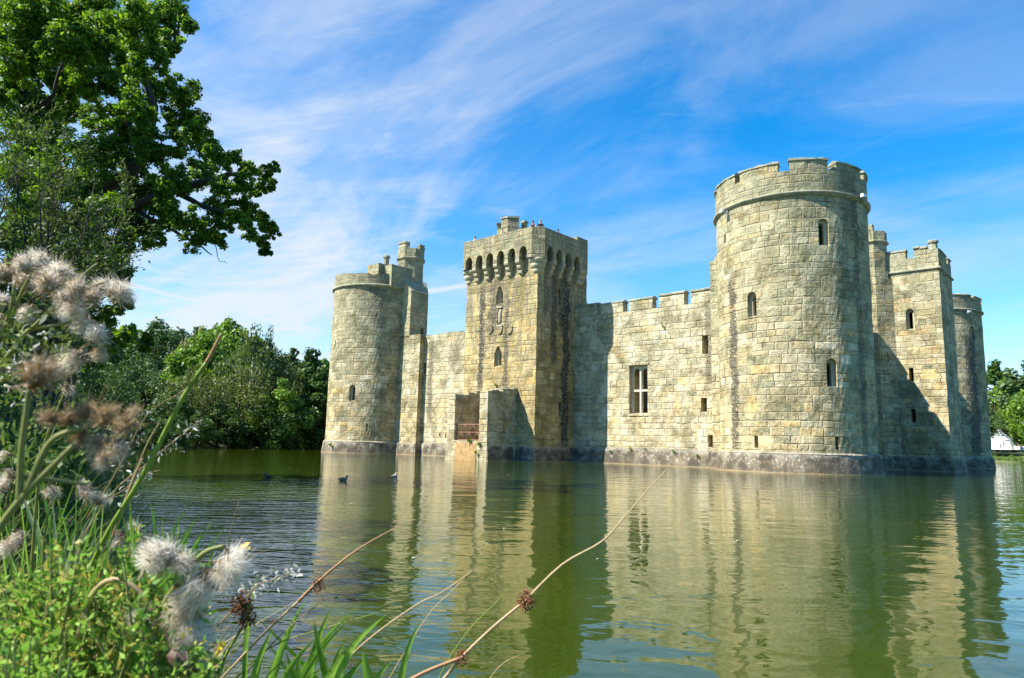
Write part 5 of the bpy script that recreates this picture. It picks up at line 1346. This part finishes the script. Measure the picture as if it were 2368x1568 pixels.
dead_leaves(th, [(20,790,30),(70,780,30),(120,760,30),(30,730,22),(150,790,18),(60,830,30),(15,850,25)], 34, .012, P_GRASS, 6)
dead_leaves(th, [(60,770,40),(130,740,30),(30,880,30)], 22, .012, P_PALE, 16, 'withered_leaves')

# --- nearer thistle, out of focus
t2 = pin(-30, 1700, .5, 'thistle', 'near blurred brown thistle with a ragged clustered head at the left', 'thistle')
o_ = t2.location
stemp(t2, [(-40,1280,.42),(20,1190,.42),(70,1130,.42),(110,1090,.42),(170,1030,.42)], .0024, .0018)
stemp(t2, [(45,1165,.42),(48,1060,.42),(60,960,.42),(68,900,.42)], .0019, .0015)
stemp(t2, [(60,1140,.42),(100,1050,.42),(130,1010,.42),(190,990,.42)], .0022, .0014)
stemp(t2, [(-30,1700,.5),(-80,1400,.45),(-40,1280,.42)], .0030, .0024)
fluff(t2, at(80,880,.42)-o_, CR*.4+CU*.7, 62/FP*.42, 420, 50, .85, 1.1)
fluff(t2, at(95,868,.43)-o_, CR*.9+CU*.4, 50/FP*.42, 320, 51, .7, 1.1)
for i, (x, y, r_, ax, az_, br) in enumerate([(120,970,46,-.6,.4,.7),(160,975,50,0,.5,.8),(200,960,52,.1,.8,.85),(240,970,56,.2,.8,.8),(280,985,54,.7,.5,.7),(300,960,44,.9,.4,.6),(225,1020,54,.1,-.7,.5),(265,1030,56,.4,-.8,.35),(240,1055,44,.1,-1,.4),(190,1000,46,-.2,-.4,.8)]):
    fluff(t2, at(x, y, .42+.012*((i*3) % 4-1.5))-o_, CR*ax+CU*az_-CF*.2, r_/FP*.42*.68, 420, 60+i, min(1, br*1.25), 1.15)
stemp(t2, [(48,1100,.42),(120,1110,.46),(200,1120,.5)], .002, .001)
# --- small heads between, further back
t3 = pin(120, 1700, 1.1, 'thistle', 'thistle with small scattered seed heads low on the bank behind the rush', 'thistle'); o_ = t3.location
for i, (x, y, r_) in enumerate([(155,895,22),(200,1140,30),(185,1120,22),(225,1160,26),(120,1135,24),(15,1050,20),(30,1100,26),(285,1235,34),(310,1230,26),(25,1255,34),(45,1240,28),(5,1130,26),(130,1150,18)]):
    fluff(t3, at(x, y, 1.05)-o_, g3(q)+CU*.3-CF*.3, r_/FP*1.05, 420, 90+i, .3)
for pts in ([(120,1700,1.1),(150,1400,1.08),(185,1200,1.05),(200,1150,1.05)], [(120,1700,1.1),(100,1300,1.08),(120,1150,1.05)], [(60,1600,1.1),(40,1350,1.08),(25,1270,1.05)], [(200,1650,1.1),(250,1400,1.08),(285,1250,1.05)], [(60,1600,1.1),(90,1100,1.07),(150,905,1.05)]): stemp(t3, pts, .003, .0014, P_STEM)
dead_leaves(t3, [(60,1010,35),(20,950,30),(110,1040,30),(170,1080,35),(60,1080,35),(100,940,30)], 30, .014, P_GRASS, 8, depth=1.08)

# --- lower thistle with big silky heads
t4 = pin(330, 1750, .85, 'thistle', 'thistle with five large silky white heads near the bottom left corner', 'thistle'); o_ = t4.location
stemp(t4, [(330,1750,.85),(350,1500,.75),(380,1400,.72),(420,1340,.70),(470,1280,.70),(520,1262,.7)], .005, .002)
stemp(t4, [(180,1480,.72),(210,1380,.71),(260,1340,.70),(320,1365,.70),(370,1430,.70),(395,1500,.7),(400,1545,.7)], .0032, .002, P_STRAW)
stemp(t4, [(420,1340,.70),(440,1400,.70),(455,1440,.7)], .002, .001)
stemp(t4, [(350,1500,.73),(345,1460,.71),(345,1440,.70)], .002, .001)
stemp(t4, [(520,1262,.7),(525,1280,.7),(522,1300,.7)], .0015, .001, P_BRACT)
for i, (x, y, r_, ax, az_, n, br) in enumerate([(390,1292,64,-.6,.2,700,.2),(420,1305,48,.3,.3,300,.2),(518,1305,58,.9,-.1,700,.12),(470,1335,64,-.2,-.7,700,.12),(440,1390,56,-.5,-.4,560,.35),(350,1435,46,-.8,.2,420,.3),(425,1450,66,.9,.1,900,.12),(440,1470,56,.4,-.7,500,.15)]):
    fluff(t4, at(x, y, .70)-o_, CR*ax+CU*az_-CF*.3, r_/FP*.70*.95, int(n*4), 120+i, br, .85, tuft=6)
mb = MB(); mb.tube([at(395,1505,.69)-o_, at(415,1525,.69)-o_, at(440,1540,.69)-o_, at(468,1550,.69)-o_, at(480,1568,.69)-o_], [.006,.010,.009,.006,.002], 8); mb.build('closed_bud', plant_mat('dark_bud', (.10,.06,.05), (.16,.10,.08), 0), t4)

# --- leafy green shrub at the bottom left
sh = pin(150, 1800, .9, 'leafy_weed', 'bushy yellow-green weed with small crowded leaves in the bottom left corner', 'weed'); o_ = sh.location
q = random.Random(21); tb = MB(); LV, LF = [], []; nv = 0
edge = lambda x: 1250+max(0, (x-350))*.8+max(0, (120-x))*.75
for i in range(130):
    x = q.uniform(-60, 500); y = edge(x)+q.random()**1.2*330
    if y > 1640: continue
    d = q.uniform(.62, .98); tip = at(x, y, d)-o_; root_ = at(x*.6+60, 1900, d+.08)-o_; mid = root_.lerp(tip, .6)+g3(q)*.02
    tb.tube([root_, mid, tip], [.0028,.002,.001], 4)
    for k in range(74):
        t = 1-q.random()**1.5*.45; c = mid.lerp(tip, max(0, (t-.5)/.5))+g3(q)*(.003 if k % 4 else .012); dv = (g3(q)+Vector((0,0,.5))).normalized(); s = dv.cross(g3(q)).normalized(); b = dv.cross(s); l = q.uniform(.008,.016)*(1.25-.5*t)
        LV += [c, c+dv*l*.5+s*l*.22+b*l*.15, c+dv*l, c+dv*l*.5-s*l*.22+b*l*.15]; LF.append((nv,nv+1,nv+2,nv+3)); nv += 4
tb.build('stems', P_STEM, sh); vmesh('leaves', LV, LF, [P_SHRUB, P_YGR, P_GRASS], sh, False, [q.choice((0,0,1,2)) for _ in LF])
for (x, y) in ((205,1340),(320,1330),(560,1270),(300,1450),(250,1540),(510,1490)):
    V, F = [], []; o2 = 0
    for k in range(10):
        c = at(x+q.gauss(0,4), y+q.gauss(0,4), .78)-o_; dv = g3(q).normalized(); s = dv.cross(g3(q)).normalized(); l = .005; V += [c, c+dv*l+s*l*.5, c+dv*l*2, c+dv*l-s*l*.5]; F.append((o2,o2+1,o2+2,o2+3)); o2 += 4
    vmesh('yellow_flower', V, F, P_YEL, sh)
# --- scraggly weed behind it with larger bright leaves
sh2 = pin(-40, 1800, .6, 'leafy_weed', 'out-of-focus bright green weed at the very bottom left edge', 'weed'); o_ = sh2.location
LV, LF = [], []; nv = 0; tb = MB()
for i in range(34):
    x = q.uniform(-80, 170); y = q.uniform(1440, 1620)+max(0, x)*.25; d = q.uniform(.5,.62); tip = at(x, y, d)-o_; root_ = at(x*.6, 1900, d+.05)-o_; tb.tube([root_, tip], [.002,.001], 4)
    for k in range(26):
        c = root_.lerp(tip, 1-q.random()**1.5*.5)+g3(q)*.014; dv = (g3(q)+Vector((0,0,.4))).normalized(); s = dv.cross(g3(q)).normalized(); b = dv.cross(s); l = q.uniform(.004,.008)
        LV += [c, c+dv*l*.5+s*l*.35+b*l*.15, c+dv*l, c+dv*l*.5-s*l*.35+b*l*.15]; LF.append((nv,nv+1,nv+2,nv+3)); nv += 4
tb.build('stems', P_STEM, sh2); vmesh('leaves', LV, LF, P_BLADE, sh2)

# --- rushes
def rush(label, pts, r0, r1, mats, clusters=(), tipfrac=None, group='rushes leaning over the water'):
    e = pin(pts[0][0], pts[0][1], pts[0][2], 'rush', label, 'rush', group)
    stemp(e, pts, r0, r1, mats[0], 'stalk')
    for (x, y, d, R, n) in clusters:
        q = random.Random(int(x)); mb = MB(); c0 = at(x, y, d)-e.location
        for i in range(n):
            dv = g3(q).normalized(); c = c0+Vector((dv.x*1.0, dv.y, dv.z*1.25))*R*q.random()**.45
            if i % 3 == 0: mb.tube([c0, c], R*.03, 3, cap=False)
            s = R*q.uniform(.09,.16); mb.tube([c-dv*s, c, c+dv*s*1.3], [s*.3, s*.75, s*.12], 5)
        mb.build('seed_cluster', P_RUSTY, e)
    return e
e = rush('thick green rush with a brown blunt tip crossing the wood at the left', [(150,1450,1.0),(240,1250,.9),(330,1100,.88),(420,925,.87),(478,838,.86)], .0036, .0026, [P_RUSH])
stemp(e, [(478,838,.86),(495,805,.86),(511,772,.86)], .0026, .0013, P_TIP, 'dry_tip')
e = rush('long golden rush with two seed clusters arching over the middle of the water', [(860,1700,1.0),(1000,1595,1.0),(1067,1520,1.0),(1140,1450,1.0),(1213,1390,1.0)], .0023, .0019, [P_STRAW], [(1215,1390,1.0,.0125,170),(1236,1392,1.0,.005,30),(1068,1520,1.0,.010,90)])
stemp(e, [(1213,1390,1.0),(1300,1305,1.0),(1390,1253,1.0),(1440,1200,1.0),(1500,1130,1.0),(1540,1086,1.0)], .0018, .0006, P_STRAW, 'dry_tip')
stemp(e, [(900,1600,.98),(980,1555,.99),(1068,1520,1.0)], .0030, .0026, P_TIP, 'side_stalk')
e = rush('thin brown rush with a dark seed cluster reaching towards the gate reflection', [(420,1660,1.05),(520,1560,1.0),(620,1455,1.0),(735,1350,1.0)], .0016, .0017, [P_STRAW], [(737,1352,1.0,.010,80),(630,1437,1.0,.005,24)])
stemp(e, [(690,1390,1.0),(735,1345,1.0),(800,1290,1.0),(860,1250,1.0),(930,1213,1.0)], .0024, .0004, P_TIP, 'dry_tip')
rush('short rush with a rusty drooping seed cluster beside the silky thistle', [(480,1640,.9),(520,1520,.9),(560,1450,.9),(575,1400,.9)], .002, .0015, [P_RUSH], [(558,1400,.9,.014,170),(572,1430,.9,.012,110)])
rush('rush with a brown seed cluster at the bottom edge among the sedge', [(740,1640,.95),(790,1545,.95),(850,1480,.95),(960,1400,.95),(1020,1370,.95),(1095,1318,.95)], .0016, .0006, [P_STRAW], [(788,1540,.95,.010,90),(812,1535,.95,.006,30)])
rush('green rush slanting up from the bottom with a dry tip in the middle', [(1000,1600,1.1),(1040,1520,1.1),(1090,1450,1.1),(1140,1400,1.1),(1175,1362,1.1)], .0012, .0005, [P_RUSH])
rush('thin dark stalk curving up in front of the ruffled water', [(470,1420,1.0),(515,1290,1.0),(535,1220,1.0),(552,1160,1.0)], .001, .0004, [P_BRACT])
rush('pale grass stalk with a fuzzy ear pointing at the gate reflection', [(860,1640,1.05),(940,1500,1.05),(1000,1410,1.05),(1050,1362,1.05),(1092,1315,1.05)], .001, .0005, [P_STRAW], [])
e = rush('pale dry grass with a fuzzy ear crossing the brown rush', [(500,1640,1.0),(600,1520,1.0),(680,1440,1.0),(760,1380,1.0)], .0012, .0006, [P_STRAW], [])
rush('straw-coloured bent stalk above the grass on the left', [(180,1640,1.1),(260,1250,1.1),(330,1050,1.1),(368,978,1.1)], .002, .0006, [P_STRAW])
rush('straw-coloured short dry blade low at the bottom middle', [(1090,1640,1.1),(1150,1545,1.1),(1200,1515,1.1)], .0008, .0004, [P_STRAW])
rush('orange-brown dry stalk leaning through the fluffy heads', [(180,1500,1.0),(240,1300,1.0),(300,1130,1.0),(330,1060,1.0)], .0024, .001, [P_TIP])
rush('dark drooping stalk low over the water near the bottom', [(560,1640,1.0),(640,1540,1.0),(720,1515,1.0),(790,1530,1.0)], .0009, .0005, [P_BRACT])
rush('yellow-green rush lying across the sedge leaves', [(500,1620,1.0),(620,1500,1.0),(760,1450,1.0),(880,1415,1.0)], .0012, .0005, [P_RUSH])

# --- sedge tufts: broad blades
def blade_tuft(label, blades, mat=P_BLADE, group='sedge tufts on the bank edge', w0=.006):
    x0, y0, d0 = blades[0][0]; e = pin(x0, y0, d0, 'sedge', label, 'sedge', group); V, F = [], []; o = 0; off = e.location
    for pts in blades:
        P = [at(*p) for p in pts[:3]]; w = pts[3] if len(pts) > 3 else w0
        k = 9; side = ((P[-1]-P[0]).cross(CF)).normalized(); tw = random.uniform(-.5,.5)
        for j in range(k):
            t = j/(k-1); c = P[0]*(1-t)**2+P[1]*2*t*(1-t)+P[2]*t*t
            ww = 1.25*w*(1-t**2.2)*(.75+.25*math.sin(t*PI)); sv = (side*math.cos(tw)+CF*math.sin(tw)).normalized()
            V += [c-sv*ww-off, c+CF*ww*.35-off, c+sv*ww-off]
        for j in range(k-1): F += [(o+3*j,o+3*j+1,o+3*j+4,o+3*j+3),(o+3*j+1,o+3*j+2,o+3*j+5,o+3*j+4)]
        o += 3*k
    vmesh('blades', V, F, mat, e, True); return e
q = random.Random(9)
def fan(xs, tips, d, wob=.0, w=.006):
    out = []
    for i, (tx, ty) in enumerate(tips):
        bx = xs[0]+(xs[1]-xs[0])*(i+.5)/len(tips); dd = d+q.uniform(-.06,.06)
        out.append(((bx, 1640, dd), ((bx*.55+tx*.45)-20, 1640-(1640-ty)*.6, dd), (tx, ty, dd), w*q.uniform(.6,1.15)))
    return out
blade_tuft('tuft of bright green sedge blades at the bottom left of centre', fan((560,800), [(595,1325),(635,1450),(650,1560),(690,1438),(712,1380),(735,1470),(760,1540),(835,1395),(822,1420),(790,1450),(700,1500),(770,1400),(660,1500),(615,1480),(675,1540),(805,1470),(850,1520),(725,1430),(585,1420)], 1.0, w=.0052))
blade_tuft('broad shiny sedge blades bending right at the bottom', fan((700,900), [(900,1415),(860,1440),(955,1560),(915,1520),(840,1500)], .95, w=.006))
blade_tuft('single dark sedge blade with a pale underside near the bottom centre', fan((880,960), [(975,1430)], .95, w=.007))
blade_tuft('fine pointed grass blades against the ruffled water on the left', fan((230,460), [(260,1205),(290,1290),(345,1240),(400,1215),(440,1160),(470,1175),(495,1200),(525,1215),(360,1270),(385,1240),(425,1230),(455,1250),(320,1185),(310,1200),(335,1260),(480,1260),(300,1150),(410,1190),(450,1195),(370,1215),(335,1200),(395,1260),(280,1175),(305,1215),(355,1165),(375,1190),(415,1175),(430,1200),(465,1215),(500,1250),(345,1150),(320,1230)], .82, w=.0042))
blade_tuft('pale broad grass blades catching the sun on the left bank', fan((60,230), [(215,1180),(250,1120),(190,1195),(160,1215),(230,1210),(120,1130),(60,1110),(20,1060)], 1.2, w=.006), plant_mat('pale_blade', (.35,.42,.22), (.5,.55,.32), .3))
blade_tuft('wild thin grass blades growing through the leafy weed in the corner', [((q.uniform(-40,420), 1660, .85), (q.uniform(0,420), 1450, .8), (q.uniform(-40,520), q.uniform(1250,1480), q.uniform(.62,.9)), q.uniform(.0012,.0026)) for _ in range(46)])
blade_tuft('thin dry straw blades tangled in the leafy weed in the corner', [((q.uniform(-40,420), 1660, .85), (q.uniform(0,420), 1450, .8), (q.uniform(-40,560), q.uniform(1230,1480), q.uniform(.62,.9)), q.uniform(.0008,.0016)) for _ in range(30)], P_STRAW)
blade_tuft('thin green and arching grass blades on the left bank under the blurred thistle', [((q.uniform(-60,260), 1660, 1.2), (q.uniform(-20,260), 1350, 1.15), (q.uniform(-20,330), q.uniform(1000,1260), q.uniform(1.0,1.3)), q.uniform(.0014,.003)) for _ in range(44)])
# --- withered twigs with curled leaves
def twig(label, pts, d, n, seed, L=.012, r=.0014):
    e = pin(pts[0][0], pts[0][1], d, 'withered_twig', label, 'twig', 'withered willowherb twigs'); stemp(e, [(x, y, d) for x, y in pts], r, .0004, P_BRACT, 'stem')
    sp = []
    for i in range(len(pts)-1):
        if i == 0: continue
        for t in (0,.5): sp.append((pts[i][0]+(pts[i+1][0]-pts[i][0])*t, pts[i][1]+(pts[i+1][1]-pts[i][1])*t, 11))
    dead_leaves(e, sp, n, L, P_PALE, seed, depth=d); return e
twig('withered twig with curled grey leaves reaching over the ruffled water', [(480,1470),(560,1390),(600,1350),(640,1338),(665,1325),(678,1322)], .95, 16, 3, .010)
twig('withered twig with white curled leaves in front of the shaded water', [(180,1260),(260,1140),(330,1080),(390,1030),(440,990),(470,965)], 1.2, 8, 4, .010)
twig('reddish withered twig with fluffy scraps against the dark wood', [(200,1200),(270,1090),(310,1010),(340,960),(370,935),(450,890)], 1.25, 6, 5, .009)
twig('withered leafy stem low on the bank next to the water', [(150,1330),(230,1180),(290,1130),(330,1100),(372,1086)], 1.25, 9, 6, .010)

# --- rough grass and ground cover of the near bank
V, F = [], []; o = 0; q = random.Random(17); mi = []
def blade(p, h, lean, w, m_):
    global o
    side = Vector((math.cos(q.uniform(0,6.3)), math.sin(q.uniform(0,6.3)), 0)); ld_ = Vector(lean)
    for j in range(4):
        t = j/3; c = p+Vector((0,0,h*t))+ld_*t*t*h; ww = w*(1-t)**.6 if j < 3 else w*.05
        V.extend([c-side*ww, c+side*ww])
    for j in range(3): F.append((o+2*j,o+2*j+1,o+2*j+3,o+2*j+2)); mi.append(m_)
    o += 8
cnt = 0
while cnt < 26000:
    d = .6+18*q.random()**2.0; x = -q.uniform(-.35, 1.15)*d-.1; y = d
    s = sd_moat(x, y)
    if s < -.02 or s > 7 or q.random() < (.0 if s < 2 else .3): continue
    if q.random() < .5 and mnoise.noise(Vector((x*1.3, y*1.3, 0))) < -.05: continue
    hh = (.14+.30*q.random())*(1 if d > 2 else .7)*(1+min(1, d/10)*.8)
    gz = ground_z(x, y)
    if d < 1.6: hh = min(hh, .35)
    blade(Vector((x, y, gz-.03)), hh, (q.gauss(.18,.35), q.gauss(0,.35), 0), .0022+.0013*min(4, d*.4), 0 if q.random() < .78 else 1); cnt += 1
g_ = vmesh('bank_grass', V, F, [P_GRASS, P_STRAW], None, False, mi); tag(g_, 'long rough grass growing along the near left bank', 'grass', kind='stuff')
# tall weeds standing on the left bank between the thistles and the wood
def weed(px, py, d, h, label, mat, seed):
    p = at(px, py, d); e = empty('bank_weed', (p.x, p.y, ground_z(p.x, p.y))); tag(e, label, 'weed', 'leafy weeds on the left bank')
    q = random.Random(seed); tb = MB(); LV, LF = [], []; nv = 0
    for i in range(22):
        a = q.uniform(0, 6.28); rr_ = q.uniform(.1,.55)*h; tip = Vector((math.cos(a)*rr_, math.sin(a)*rr_, h*q.uniform(.55,1.05))); tb.tube([(0,0,-.1), tip*.5+Vector((0,0,h*.1)), tip], [.008,.006,.002], 4)
        for k in range(60):
            c = tip*q.uniform(.25,1.02)+g3(q)*h*.05; dv = (g3(q)+Vector((0,0,.3))).normalized(); s = dv.cross(g3(q)).normalized(); l = q.uniform(.03,.065); b = dv.cross(s)
            LV += [c, c+dv*l*.5+s*l*.26+b*l*.1, c+dv*l, c+dv*l*.5-s*l*.26+b*l*.1]; LF.append((nv,nv+1,nv+2,nv+3)); nv += 4
    tb.build('stems', P_STEM, e); vmesh('leaves', LV, LF, mat, e)
for i, (px, d, h, m_, lb) in enumerate([(20,3.2,.8,L_DEEP,'leafy weed clump on the left bank closest to the thistles'),(100,4.4,.8,L_DEEP,'dark green weed clump on the left bank behind the blurred thistle'),(170,5.6,1.0,L_DEEP,'dark weed clump on the left bank by the straw stalk'),(220,7.5,1.1,L_BLUE,'greyish weed clump where the left bank meets the shaded water'),
        (60,7,1.7,L_DEEP,'tall dark weed clump under the willow sapling'),(140,9.5,1.6,L_DEEP,'dark weed clump under the oak'),(-20,4.5,1.2,L_DEEP,'deep green weed clump cut by the left edge'),(215,11,1.2,L_DEEP,'far dark weed clump at the end of the left bank'),(170,14,2.0,L_DEEP,'tall dark scrub under the oak trunk'),(30,12,2.6,L_DEEP,'tall dark scrub left of the oak trunk')]):
    weed(px, 1100, d, h, lb, m_, 40+i)
# ferns and tufts rooted in the plinth joints
def wall_tuft(x, y, z, s, label, seed):
    w = cw(x, y, z); e = empty('wall_plant', w, -TH); tag(e, label, 'plant', 'small plants rooted in the castle base'); q = random.Random(seed); V, F = [], []; o = 0
    for i in range(60):
        d = (Vector((q.gauss(0,.6), -.6, q.gauss(.35,.6)))).normalized(); L = s*q.uniform(.4,1); sd = d.cross(g3(q)).normalized()*s*.07; p = Vector((0,0,0))+g3(q)*s*.1
        V += [p, p+d*L*.5+sd, p+d*L+Vector((0,0,-L*.2)), p+d*L*.5-sd]; F.append((o,o+1,o+2,o+3)); o += 4
    vmesh('leaves', V, F, L_MID, e)
for i, (x, y, z, s, lb) in enumerate([(-19.1,-7.85,1.12,.30,'round green fern on the front of the right porch pier'),(-20.1,-7.86,1.40,.32,'bright green tuft growing below the porch fence'),(-19.3,-7.95,.55,.26,'lower fern on the porch base'),(-13.2,-.2,.85,.2,'little tuft on the plinth just right of the gate shadow'),(-11.6,-.15,1.1,.2,'little tuft on the plinth below the tall window, left'),(-10.4,-.15,1.1,.16,'little tuft on the plinth below the tall window, right'),(-8.2,-.2,1.0,.2,'little tuft on the plinth between window and near tower'),(-6.4,-.2,.75,.22,'tuft on the plinth below the lowest square opening'),
        (-9.0,-.05,9.7,.22,'small plant high on the curtain wall right of the window'),(-41.3,-4.75,.7,.35,'trailing plant on the base of the left round tower'),(-20.6,-4.7,5.6,.25,'thin plant on the gate tower just above the porch')]): wall_tuft(x, y, z, s, lb, i)
